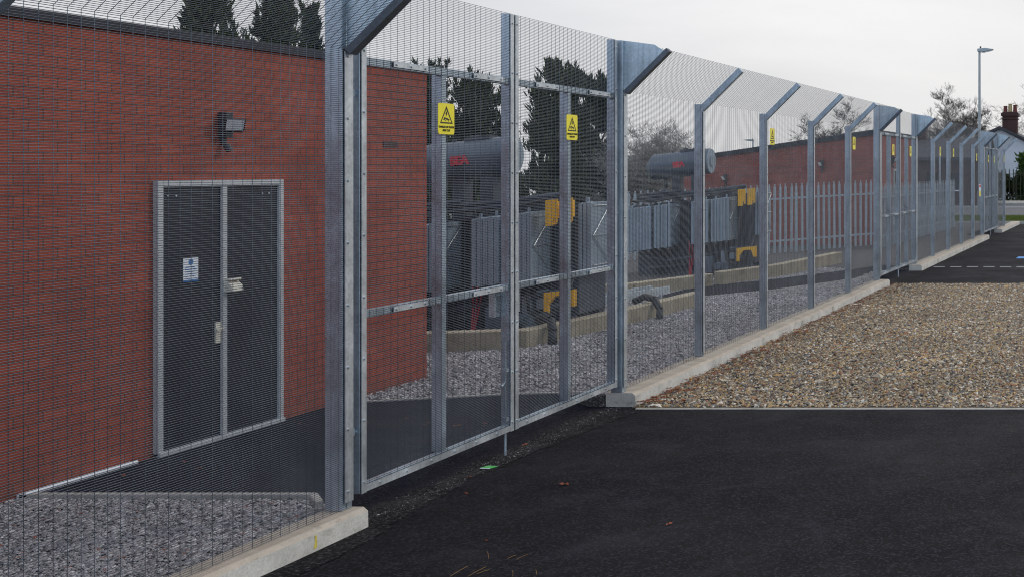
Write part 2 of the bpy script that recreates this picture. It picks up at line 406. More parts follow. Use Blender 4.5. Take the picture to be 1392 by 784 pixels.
# edgings inside
m = MB(); m.box(-7.6, -5.6, 8.2, 8.25, 0, GI + .035); m.beam((-5.61, 8.225, .09), (-5.44, 8.03, .09), .05, .13)
tag(m.build('concrete_edging', 'edging_concrete', bevel=.006), 'low concrete edging between grey chippings and the door path', 'edging')
m = MB(); m.box(-7.612, -7.575, 8.2, 9.12, GI, GI + .035); m.cyl((-7.56, 8.2, GI + .03), (-7.56, 9.12, GI + .03), .016)
tag(m.build('white_trunking', 'white_trim'), 'white strip lying on the ground along the brick wall foot', 'trunking')
m = MB()
for a, b in zip([(-7.6, 11.52), (-7.2, 11.62), (-6.2, 11.95)], [(-7.2, 11.62), (-6.2, 11.95), (-5.45, 12.06)]): m.beam((*a, .10), (*b, .10), .04, .09)
tag(m.build('concrete_edging', 'edging_concrete'), 'pale edging where the door path meets the chippings behind the first gate', 'edging')
m = MB()
pl = [(-8.0, 20.6), (-7.47, 21.2), (-6.7, 22.2), (-5.5, 25.0)]
for a, b in zip(pl, pl[1:]): m.beam((*a, .1), (*b, .1), .04, .09)
tag(m.build('concrete_edging', 'edging_concrete'), 'thin pale edging along the diagonal path towards the second gate', 'edging')

def kerb(y0, y1, label, dx=0):
    m = MB(); n = max(4, int((y1 - y0) / .35)); rows = []
    for i in range(n + 1):
        y = y0 + (y1 - y0) * i / n; j = rnd.uniform(-.006, .006)
        rows.append([(-5.29, y, -.15), (-5.29, y, KZ), (-5.285, y, KZ), (-5.02 + j, y, KZ - .004 + j * .3), (-4.99 + j, y, KZ - .028), (-4.985 + j, y, -.15)])
    b = 0
    for r in rows: m.v += [(p[0] + (dx if p[0] > -5.1 else 0), p[1], p[2]) for p in r]
    k = 6
    for i in range(n):
        for q in range(k - 1):
            a = i * k + q; m.f.append((a, a + 1, a + k + 1, a + k)); m.mi.append(0)
    m.f.append(tuple(range(k))); m.f.append(tuple(n * k + q for q in range(k))); m.mi += [0, 0]
    o = m.build('concrete_kerb', 'kerb_concrete'); tag(o, label, 'kerb', 'concrete kerbs under the mesh fence'); return o
kerb(1.5, 7.96, 'concrete kerb left of the nearest gate, with a yellow mark on its face', -.085)
kerb(12.0, 24.4, 'long stained concrete kerb along the edge of the brown gravel bay')
kerb(28.0, 40.9, 'concrete kerb beside the far black tarmac, beyond the second gate')
kerb(44.7, 51.5, 'farthest short kerb stub past the third gate')
m = MB(); m.prism([(7.43, .03), (7.445, .02), (7.462, .03), (7.46, .07), (7.455, .105), (7.44, .10), (7.442, .06)], 'x', -5.08, -5.067)
tag(m.build('yellow_paint_mark', 'faded_yellow'), 'small yellow survey mark on the nearest kerb face', 'paint mark')

# ------------------------------------------------------------------ mesh fence
WP = .0127; VP = .0762; RW = .0017
def wires(L, z0, z1, crank, RW=.0017, RV=.0013):
    V = []; Fc = []
    def add(a, b, RW=RW):
        a = np.array(a); b = np.array(b); d = b - a; d = d / np.linalg.norm(d)
        up = np.array((0, 0, 1.)) if abs(d[2]) < .9 else np.array((1., 0, 0)); s = np.cross(d, up); s /= np.linalg.norm(s); u = np.cross(s, d)
        k = len(V)
        for p in (a, b):
            for i, j in ((1, 0), (0, 1), (-1, 0), (0, -1)): V.append(p + s * i * RW + u * j * RW)
        for q in range(4):
            w = (q + 1) % 4; Fc.append((k + q, k + w, k + 4 + w, k + 4 + q))
    z = z0
    while z < z1: add((0, 0, z), (0, L, z)); z += WP
    zc = z1; c = math.sqrt(.5)
    if crank:
        t = .008
        while t < crank: add((t * c, 0, zc + t * c), (t * c, L, zc + t * c)); t += WP
    n = int(L / VP); off = (L - n * VP) / 2
    for i in range(n + 1):
        y = off + i * VP
        add((-.0036, y, z0), (-.0036, y, z1), RV)
        if crank: add((-.0036, y, z1), (crank * c - .0036, y, zc + crank * c), RV)
    return V, Fc
_cache = {}
def mesh_panel(L, z0, z1, crank, parent, loc, wr=(.0017, .0015)):
    key = (round(L, 3), z0, z1, crank, wr)
    if key not in _cache:
        V, Fc = wires(L, z0, z1, crank, *wr); o = npmesh('mesh_panel', V, Fc, 'wire', parent, True); _cache[key] = o.data
    else:
        o = bpy.data.objects.new('mesh_panel', _cache[key]); COL.objects.link(o); o.parent = parent
    o.location = loc; return o
ARM = .60
def bolts(m, pts, x):
    for y, z in pts: m.cyl((x, y, z), (x + .009, y, z), .0095, .008, 8)
_post = {}
def post(parent, y, gate=False, wide=.09, xo=0., side=1):
    """post behind the mesh plane; crank arm; clamp bar with bolts. Gate posts rise taller and carry a gusset plate."""
    key = (gate, wide, side)
    if key not in _post:
        m = MB(); h = 3.50 if gate else 3.0; d = .05 if gate else .032
        if gate: m.box(-wide - .005, -.005, -d, d, -.0, h)
        else:
            m.box(-wide - .005, -.005, -d, d, 0, h - .01)
        c = math.sqrt(.5); w = .075
        # crank arm as a rotated box section lying under the mesh
        off = Vector((w * .5 * c + .001, 0, -w * .5 * c)); a = Vector((-.055 if not gate else -.02, 0, 3.0 - (.055 if not gate else .02))) ; e = Vector((ARM * c, 0, 3.0 + ARM * c))
        if not gate: m.beam(a + off * .98, e + off * .98, d * 1.7, w, up=(0, 0, 1))
        a1 = m.build('post', 'galvanised', None, bevel=.004)
        pm = a1.data; bpy.data.objects.remove(a1)
        m = MB(); bw = .04 if gate else .026; y0 = (.0 if gate else 0)
        m.box(.003, .009, -bw, bw, .05, 2.985)
        bolts(m, [(-.012 if gate else 0, z) for z in np.arange(.12, 2.98, .405)], .009)
        b1 = m.build('clamp_bar', 'galvanised_bar', None); cm = b1.data; bpy.data.objects.remove(b1)
        gm = None
        if gate:
            m = MB(); m.prism([(-.005, 3.5), (.30, 3.46), (.335, 3.435), (.40, 3.40), (.0, 3.0)], 'y', d * side * .2, d * side * .2 + .006)
            g1 = m.build('gusset_plate', 'galvanised_plate', None); gm = g1.data; bpy.data.objects.remove(g1)
        fm = None
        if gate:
            m = MB(); w = .048; off = Vector((w * .5 * c + .001, 0, -w * .5 * c)); m.beam(Vector((.0, 0, 3.0)) + off, e + off, d * 1.5, w); f1 = m.build('crank_arm', 'shaded_steel', None); fm = f1.data; bpy.data.objects.remove(f1)
        _post[key] = (pm, cm, gm, fm)
    pm, cm, gm, fm = _post[key]
    o = bpy.data.objects.new('post', pm); COL.objects.link(o); o.parent = parent; o.location = (xo, y, 0); o.rotation_euler = (rnd.uniform(-.0018, .0018), rnd.uniform(-.001, .001), 0)
    for nm, me in (('clamp_bar', cm), ('gusset_plate', gm), ('crank_arm', fm)):
        if me is None: continue
        q = bpy.data.objects.new(nm, me); COL.objects.link(q); q.parent = o
    return o
def fence(y0, ys, label, gate_first, gate_last, xo_first=0., xo_last=0.):
    r = empty('mesh_fence', (XF, y0, KZ), label, 'fence', 'runs of anti-climb mesh fence')
    for i, y in enumerate(ys):
        g = (i == 0 and gate_first) or (i == len(ys) - 1 and gate_last)
        post(r, y - y0, g, .115 if g else .09, xo_first if i == 0 else (xo_last if i == len(ys) - 1 else 0), -1)
    wr = (.0018, .0019) if y0 < 5 else ((.0017, .0014) if y0 < 20 else (.0013, .0010))
    for a, b in zip(ys, ys[1:]): mesh_panel(b - a, .012, 3.0, ARM, r, (0, a - y0, 0), wr)
    return r
fence(3.02, [3.02, 5.43, 7.89], 'near run of mesh fence in front of the brick building and its door', False, True)
fence(12.05, [12.05, 14.36, 16.82, 19.28, 21.74, 24.22], 'long cranked mesh fence run standing along the brown gravel bay', True, True, .045, 0)
fence(28.3, [28.3, 30.8, 33.3, 35.8, 38.3, 40.8], 'far run of cranked mesh fence between the second and third gates', True, True)
fence(44.8, [44.8, 47.3], 'last short bay of mesh fence past the farthest gate', True, False)
rf = empty('mesh_fence', (XF, 47.3, KZ), 'mesh fence turning away behind the compound at its far corner', 'fence', 'runs of anti-climb mesh fence', R(90))
for k in range(4):
    mesh_panel(2.5, .012, 3.0, 0, rf, (0, .05 + 2.5 * k, 0), (.0013, .0010))
for k in range(1, 5):
    m = MB(); m.box(-.09, -.005, -.03, .03, 0, 3.0); m.build('post', 'galvanised', rf).location = (0, .05 + 2.5 * k, 0)

# gate leaves: bottom .21 above ground -> relative to z=0
GB = .205; GT = 3.64
def gate_leaf(y0, L, free_end, label):
    r = empty('gate_leaf', (XF, y0, 0), label, 'gate', 'leaves of the double mesh gates')
    def part(nm, mat, fn, parent=r, bevel=.003):
        m = MB(); fn(m); return m.build(nm, mat, parent, bevel=bevel)
    hy = 0 if free_end > 0 else L - .06; fy = L - .06 if free_end > 0 else 0
    part('stile', 'galvanised', lambda m: m.box(-.075, -.005, 0, .05, GB, GT))
    part('stile', 'galvanised', lambda m: m.box(-.075, -.005, L - .05, L, GB, GT))
    part('top_rail', 'galvanised', lambda m: (m.box(-.055, -.005, .05, L - .05, 3.055, 3.11)))
    part('middle_rail', 'galvanised', lambda m: (m.box(-.055, -.005, .05, L - .05, 1.365, 1.415)))
    part('bottom_rail', 'galvanised', lambda m: (m.box(-.055, -.005, .05, L - .05, GB, GB + .06)))
    part('mullion', 'galvanised', lambda m: m.box(-.085, -.007, L / 2 - .03, L / 2 + .03, GB + .06, 3.055))
    mesh_panel(L, .22, 3.64, 0, r, (0, 0, 0))
    for yy in (.0, L - .05):
        def fb(m, yy=yy):
            m.box(.003, .009, yy, yy + .05, GB, GT - .005); bolts(m, [(yy + .025, z) for z in np.arange(.28, 3.62, .41)], .009)
        part('clamp_bar', 'galvanised_bar', fb, bevel=0)
    for a, b in ((.35, .75), (L - .60, L - .17)):
        for zz in (1.39, 3.085):
            def fl(m):
                m.box(.003, .008, a, b, zz - .018, zz + .018); bolts(m, [(a + .03 + k * (b - a - .06) / 2, zz) for k in range(3)], .008)
            part('fixing_flat', 'galvanised_bar', fl, bevel=0)
    def fl(m):
        m.box(.003, .008, .05, L - .05, GB + .005, GB + .05); bolts(m, [(.2 + k * .3, GB + .03) for k in range(int(L / .3))], .008)
    part('fixing_flat', 'galvanised_bar', fl, bevel=0)
    yh = 0 if free_end > 0 else L; sg = -1 if free_end > 0 else 1
    for z in (.62, 2.86):
        part('hinge', 'galvanised', lambda m: (m.cyl((-.04, yh, z), (-.04, yh + sg * .075, z), .012), m.cyl((-.04, yh + sg * .03, z - .02), (-.04, yh + sg * .03, z + .03), .02, None, 6)), bevel=0)
    def db(m):
        yb = L - .085 if free_end > 0 else .085
        m.cyl((-.02, yb, .02), (-.02, yb, .95), .010); m.cyl((-.02, yb, .62), (.0, yb - .10, .60), .009)
        for z in (.3, .7): m.box(-.045, .0, yb - .02, yb + .02, z, z + .03)
    if free_end > 0: part('drop_bolt', 'galvanised', db, bevel=0)
    def lb(m):
        a, b = (L - .14, L + .0) if free_end > 0 else (0, .24)
        m.box(-.115, -.078, a, b, 1.155, 1.185); m.box(-.115, -.078, a, b, 1.325, 1.355)
        m.box(-.115, -.078, a, a + .03, 1.185, 1.325); m.box(-.115, -.078, b - .05, b, 1.185, 1.325); m.box(-.125, -.116, a, b, 1.155, 1.355)
    part('lock_box', 'galvanised_bar', lb, bevel=0)
    return r
def gate_pair(y0, y1, labels, src=None):
    mid = (y0 + y1) / 2; L = mid - y0 - .012
    if src is None: return gate_leaf(y0, L, 1, labels[0]), gate_leaf(mid + .012, L, -1, labels[1])
    out = []
    for s, y, lb in zip(src, (y0, mid + .012), labels):
        c = copy_tree(s); c.location = (XF, y, 0); c['label'] = lb; out.append(c)
    return out
g1 = gate_pair(8.015, 11.96, ['nearest gate leaf, hung on the tall post beside the brick building', 'gate leaf hung on the gusseted post at the start of the brown gravel'])
gate_pair(24.33, 28.2, ['second gate, near leaf hung on the post at the far end of the gravel bay', 'second gate, far leaf hung where the kerb resumes past the gravel'], g1)
gate_pair(40.9, 44.7, ['third gate, near leaf close to the far corner of the fence', 'third gate, far leaf last before the fence corner'], g1)

# ------------------------------------------------------------------ signs
def warn_sign(y, z, label, txt=True):
    r = empty('warning_sign', (XF + .012, y, z), label, 'sign', 'yellow danger signs on the fence')
    w, h = .105, .115
    m = MB(); rr = .018; poly = []
    for cx, cy, a0 in ((w - rr, h - rr, 0), (-w + rr, h - rr, 90), (-w + rr, -h + rr, 180), (w - rr, -h + rr, 270)):
        for k in range(4): a = R(a0 + k * 30); poly.append((cx + rr * math.cos(a), cy + rr * math.sin(a)))
    m.prism(poly, 'x', 0, .003); m.build('sign_plate', 'yellow_sign', r)
    m = MB(); A = [(0, .095), (-.083, -.035), (.083, -.035)]; B = [(0, .072), (-.066, -.025), (.066, -.025)]
    for i in range(3):
        j = (i + 1) % 3; m.quad([(.0042, *A[i]), (.0042, *A[j]), (.0042, *B[j]), (.0042, *B[i])])
    m.quad([(.0042, *p) for p in ((.004, .058), (-.016, .034), (-.002, .036), (-.010, .014), (.016, .040), (.004, .039), (.012, .056))])
    m.quad([(.0042, *p) for p in ((-.040, -.004), (-.020, .010), (.012, .006), (.040, -.003), (.038, -.010), (.006, -.006), (-.012, -.001), (-.030, -.013))])
    m.quad([(.0042, *p) for p in ((-.034, .004), (-.030, .012), (-.022, .010), (-.026, .003))])
    m.quad([(.0042, *p) for p in ((-.010, -.006), (.0, -.006), (-.008, -.019), (-.016, -.019))])
    m.quad([(.0042, *p) for p in ((.018, -.006), (.026, -.006), (.030, -.019), (.022, -.019))])
    m.build('warning_symbol', 'black_print', r)
    if txt:
        text_mesh('lettering', 'DANGER OF DEATH', .0215, 'black_print', r, (.0045, 0, -.068), (R(90), 0, R(90)), bold=.0006)
        text_mesh('lettering', 'KEEP OUT', .0215, 'black_print', r, (.0045, 0, -.093), (R(90), 0, R(90)), bold=.0006)
    return r
def ypx(px): return 8456 / (VX - px)
def zpx(py, Y): return EYE - (py - VY) * Y / F
for px, py, lb in ((604, 162, 'yellow danger sign nearest the brick building, on the first gate leaf'),
                   (775.5, 173.5, 'yellow danger sign on the first gate leaf beside the gravel bay'),
                   (1048.5, 186, 'yellow danger sign seen edge-on, on the second post along the gravel bay'),
                   (1160, 195, 'yellow danger sign on the last post before the second gate'),
                   (1213.5, 204, 'yellow danger sign on the near leaf of the second gate'),
                   (1237, 206, 'yellow danger sign on the far leaf of the second gate'),
                   (1277.5, 206, 'yellow danger sign on the first post past the second gate'),
                   (1295.5, 208, 'yellow danger sign on the second post past the second gate'),
                   (1327, 214, 'faded yellow danger sign on the last post before the third gate'),
                   (1343, 216, 'tiny yellow danger sign on the near leaf of the third gate'),
                   (1351, 217, 'tiny yellow danger sign on the far leaf of the third gate'),
                   (1364.5, 216, 'farthest yellow danger sign, next to the fence corner post')):
    warn_sign(ypx(px), zpx(py, ypx(px)), lb, txt=px < 1100)
r = empty('notice_sign', (XF + .012, ypx(1331.5), zpx(259, ypx(1331.5))), 'tall white, red and yellow notice on the mesh before the third gate', 'sign')
m = MB(); m.box(0, .003, -.22, .22, -.20, .20); m.build('sign_plate', 'white_sign', r)
m = MB(); m.box(.0035, .005, -.2, .2, .10, .18); m.build('red_band', 'red_print', r)
m = MB(); m.box(.0035, .005, -.2, .2, -.19, -.03); m.build('yellow_band', 'yellow_sign', r)

# ------------------------------------------------------------------ near brick building
XB = -7.62; BH = 3.46
D0, D1 = 9.34, 10.72
b = empty('brick_building', (XB - 4, 6.5, GI), 'red brick switch room with dark double doors behind the near fence', 'building')
b.location = (0, 0, 0)
m = MB(); m.box(XB - 8, XB, 1.0, 12.95, -.2, BH - .07); m.build('wall', 'red_brick', b)
m = MB(); m.box(XB - 8.03, XB + .03, .97, 12.98, BH - .07, BH); m.build('fascia', 'dark_fascia', b, bevel=.004)
m = MB(); m.box(XB - 7.9, XB - .1, 1.1, 12.85, BH, BH + .02); m.build('roof', 'roof_felt', b)
m = MB(); DT = 2.27; DB = .135
m.box(XB, XB + .022, D0 + .05, D1 - .05, DB + .03, DT - .05)
dr = m.build('door', 'door_blue', b)
m = MB()
m.box(XB + .001, XB + .045, D0, D0 + .055, DB, DT); m.box(XB + .001, XB + .045, D1 - .055, D1, DB, DT)
m.box(XB + .001, XB + .045, D0 + .055, D1 - .055, DT - .05, DT); m.build('door_frame', 'frame_grey', dr, bevel=.004)
m = MB(); m.box(XB + .001, XB + .06, D0, D1, DB - .02, DB + .028); m.build('threshold', 'frame_grey', dr, bevel=.004)
m = MB(); ym = (D0 + D1) / 2; m.box(XB + .022, XB + .04, ym - .03, ym + .03, DB + .03, DT - .05); m.build('meeting_strip', 'frame_grey', dr, bevel=.003)
m = MB(); m.box(XB + .03, XB + .10, ym - .01, ym + .11, 1.43, 1.45)
m.prism([(XB + .03, 1.43), (XB + .07, 1.425), (XB + .105, 1.39), (XB + .115, 1.34), (XB + .03, 1.34)], 'y', ym - .01, ym + .115)
m.build('keypad_hood', 'cream_plastic', dr, bevel=.004)
m = MB(); m.box(XB + .023, XB + .035, ym - .09, ym - .04, .93, 1.10); m.cyl((XB + .035, ym - .065, 1.05), (XB + .075, ym - .065, 1.05), .012); m.beam((XB + .07, ym - .065, 1.05), (XB + .07, ym - .14, 1.045), .02, .02)
m.build('handle', 'cream_plastic', dr)
m = MB()
for y in (D0 + .12, D0 + .2, D1 - .24, D1 - .16):
    m.cyl((XB + .022, y, DT - .12), (XB + .028, y, DT - .12), .008)
m.build('screw_heads', 'frame_grey', dr)
m = MB(); m.box(XB + .0005, XB + .03, D0 - .05, D1 + .05, GI, DB - .02); m.build('step', 'edging_concrete', b)
m = MB(); m.box(XB + .001, XB + .012, 12.2, 12.42, 2.58, 2.64); m.build('vent', 'old_brick', b)
def ydoor(px): return XB * F / (px - VX)
y0, y1 = ydoor(244.5), ydoor(265)
z1 = EYE - (352 - VY) * y0 / F; z0 = EYE - (384 - VY) * y0 / F
r = empty('door_sign', (XB + .024, (y0 + y1) / 2, (z0 + z1) / 2), 'white and blue notice on the left dark door', 'sign')
hw, hh = (y1 - y0) / 2, (z1 - z0) / 2
m = MB(); m.box(0, .003, -hw, hw, -hh, hh); m.build('sign_plate', 'white_sign', r)
m = MB(); m.box(.0032, .0045, -hw, hw, -hh, -hh + .016); m.build('blue_band', 'blue_print', r)
m = MB(); m.cyl((.003, 0, hh * .66), (.0045, 0, hh * .66), .024, None, 16); m.build('blue_symbol', 'blue_print', r)
m = MB()
for k in range(6): m.box(.0032, .004, -hw * .75, hw * (.75 if k % 2 else .5), hh * .2 - k * .018, hh * .2 - k * .018 + .006)
m.build('text_lines', 'blue_print', r)

def wall_light(loc, rz, label, s=1., tilt=35):
    r = empty('wall_light', loc, label, 'light', 'floodlights on the brick walls', rz); r.scale = (s * .85, s * .85, s * .85)
    m = MB(); m.box(0, .09, -.07, .02, -.13, .12); m.box(.0, .05, -.045, -.005, -.2, -.13); m.build('bracket', 'black_plastic', r, bevel=.008)
    # head pointing out and down (out = +x)
    m = MB(); m.prism([(.09, .06), (.20, .055), (.13, -.06), (.07, -.08), (.06, .0)], 'y', -.02, .15); hd = m.build('lamp_head', 'black_plastic', r, bevel=.006); hd.rotation_euler = (0, 0, R(-42))
    m = MB(); m.prism([(.197, .045), (.202, .045), (.138, -.055), (.132, -.055)], 'y', -.005, .135); m.build('glass', 'lamp_glass', hd)
    m = MB(); m.cyl((.05, -.02, -.2), (.08, -.02, -.26), .035, .03, 10); m.build('sensor', 'black_plastic', r)
    return r
wall_light((XB, ydoor(303), 2.73), 0, 'black floodlight on the near brick wall above the double doors')

# ------------------------------------------------------------------ far brick building
CX, CY = -7.62, 35.5; LX = (928 - VX) * CY / F; zl = EYE - (216 - VY) * CY / F; CE = 41.6
b2 = empty('brick_building', (0, 0, 0), 'low red brick building behind the grey palisade fence', 'building')
m = MB(); m.prism([(LX, -.6), (CX, -.2), (CX, 3.38), (LX, zl - .1)], 'y', CY, CE); m.build('wall', 'red_brick_far', b2)
m = MB(); m.prism([(LX - .05, zl - .1), (CX + .05, 3.38), (CX + .05, 3.50), (LX - .05, zl + .02)], 'y', CY - .05, CE + .05); m.build('fascia', 'dark_fascia', b2)
m = MB(); m.prism([(LX + .1, zl + .022), (CX - .1, 3.49), (CX - .1, 3.53), (LX + .1, zl + .05)], 'y', CY + .1, CE - .1); m.build('roof', 'roof_felt', b2)
dy = CX * F / (1214 - VX); dy2 = CX * F / (1222 - VX)
m = MB(); m.box(CX + .001, CX + .03, dy, dy2, .2, 2.30); dd = m.build('door', 'door_blue', b2)
m = MB(); m.box(CX + .001, CX + .05, dy, dy2, 2.30, 2.36); m.box(CX + .001, CX + .045, dy - .06, dy, .2, 2.36); m.build('door_frame', 'frame_grey', dd)
for px, py, lb in ((988, 242, 'round grey bulkhead light on the far brick wall behind the conservator'), (1119, 223, 'grey bulkhead light on the far brick wall above the palisade')):
    p = P(px, py, CY)
    r = wall_light((p.x, CY, p.z), R(-90), lb, 1.15)
wall_light((CX, CX * F / (1212 - VX), 2.66), 0, 'black floodlight above the narrow door of the far brick building', 1.2)

# ------------------------------------------------------------------ palisade
def pale_mesh(h, w=.07):
    m = MB(); z1 = h
    prof = [(-w / 2, 0), (w / 2, 0), (w / 2, h - .09), (.013, h - .035), (.020, h), (0, h + .012), (-.020, h), (-.013, h - .035), (-w / 2, h - .09)]
    m.prism(prof, 'y', -.002, .002); m.prism([(-.012, 0), (.012, 0), (.006, h - .1), (-.006, h - .1)], 'y', -.014, -.0021)
    o = m.build('pale', 'palisade_steel', None); me = o.data; bpy.data.objects.remove(o); return me
PA = (-12.8, 29.4); PB = (-7.25, 33.9)
def palisade(A, B, h, label, base=lambda f: GI, sp=.152, mat='palisade_steel', name='palisade_fence', maxn=95):
    A = Vector((*A, 0)); B = Vector((*B, 0)); L = (B - A).length; ang = math.atan2(B.y - A.y, B.x - A.x)
    r = empty(name, (A.x, A.y, 0), label, 'fence', None, ang)
    me = pale_mesh(h)
    if mat != 'palisade_steel': me.materials.clear(); me.materials.append(M[mat])
    n = min(maxn, int(L / sp))
    for i in range(n):
        x = (i + .5) * L / n; o = bpy.data.objects.new('pale', me); COL.objects.link(o); o.parent = r; o.location = (x, 0, base(x / L)); o.rotation_euler = (rnd.uniform(-.006, .006), rnd.uniform(-.01, .01), 0)
    for hz in (.32, h - .38):
        m = MB(); m.beam((0, .03, base(0) + hz), (L, .03, base(1) + hz), .045, .045); m.build('rail', mat, r)
    k = int(L / 2.75) + 1
    for i in range(k + 1):
        m = MB(); x = i * L / k; m.box(x - .03, x + .03, .055, .13, base(x / L) - .3, base(x / L) + h - .25); m.build('post', mat, r)
    return r
bs = lambda f: GI - .15 + .27 * f
palisade(PA, PB, 1.82, 'galvanised palisade fence in front of the far brick building', bs, .155)
palisade((-7.25, 33.9), (-7.0, 46.5), 1.82, 'galvanised palisade fence running away alongside the far mesh run', lambda f: GI, .16)

# ------------------------------------------------------------------ bunds
def low_wall(pts, h, label, w=.2):
    m = MB(); L = 0
    for (a, b) in zip(pts, pts[1:]): m.beam((a[0], a[1], GI + h / 2 - .05), (b[0], b[1], GI + h / 2 - .05), w, h + .1)
    return tag(m.build('bund_wall', 'bund_concrete', bevel=.012), label, 'low wall', 'low concrete bund walls')
low_wall([(-9.6, 14.5), (-7.80, 15.02)], .25, 'low concrete bund in front of the near transformer')
low_wall([(-7.72, 15.1), (-7.4, 17.45), (-7.22, 19.85)], .23, 'low concrete bund running beside the gravel, black hose lying over it')
low_wall([(-11.0, 19.2), (-8.9, 21.25), (-8.2, 23.15)], .24, 'low concrete bund in front of the far transformer')
low_wall([(-8.1, 23.35), (-7.5, 25.2), (-7.15, 28.9)], .26, 'low concrete bund curving towards the palisade fence')
def hose(pts, label, r=.05):
    m = MB(); m.tube([Vector(p) for p in pts], r, 10); tag(m.build('black_hose', 'black_rubber', smooth=True), label, 'hose', 'black hoses over the bunds')
hose([(-7.75, 15.6, .42), (-7.62, 15.55, .48), (-7.52, 15.48, .44), (-7.46, 15.42, .3), (-7.45, 15.38, .1)], 'black hose bent over the near bund beside the transformer', .055)
hose([(-7.60, 18.25, .36), (-7.42, 18.2, .44), (-7.24, 18.12, .41), (-7.13, 18.05, .27), (-7.12, 18.0, .1)], 'black hose bent over the bund next to the cable tray', .05)
m = MB(); a0 = Vector((-8.35, 16.6, .42)); a1 = Vector((-7.62, 19.3, .44)); d = (a1 - a0)
n = Vector((d.y, -d.x, 0)).normalized() * .16
for s in (-1, 1): m.beam(a0 + n * s, a1 + n * s, .04, .11)
for k in range(14): p = a0 + d * (k / 13); m.beam(p + n, p - n, .05, .02)
for k in (0, .5, 1): p = a0 + d * k; m.beam(p, p - Vector((0, 0, .3)), .05, .05)
tag(m.build('cable_tray', 'palisade_steel'), 'galvanised cable tray on short legs between the transformers', 'cable tray')
r = empty('control_cabinet', P(796, 418, 16.9), 'small grey control kiosk on a post beside the near transformer', 'cabinet')
m = MB(); m.box(-.07, .07, -.06, .06, 0, .36); m.build('cabinet_body', 'radiator_grey', r, bevel=.006)
m = MB(); m.box(-.05, .05, -.075, -.061, .16, .25); m.build('window', 'black_plastic', r)
m = MB(); m.beam((0, 0, -.3), (0, 0, 0), .04, .04); m.build('post', 'palisade_steel', r)

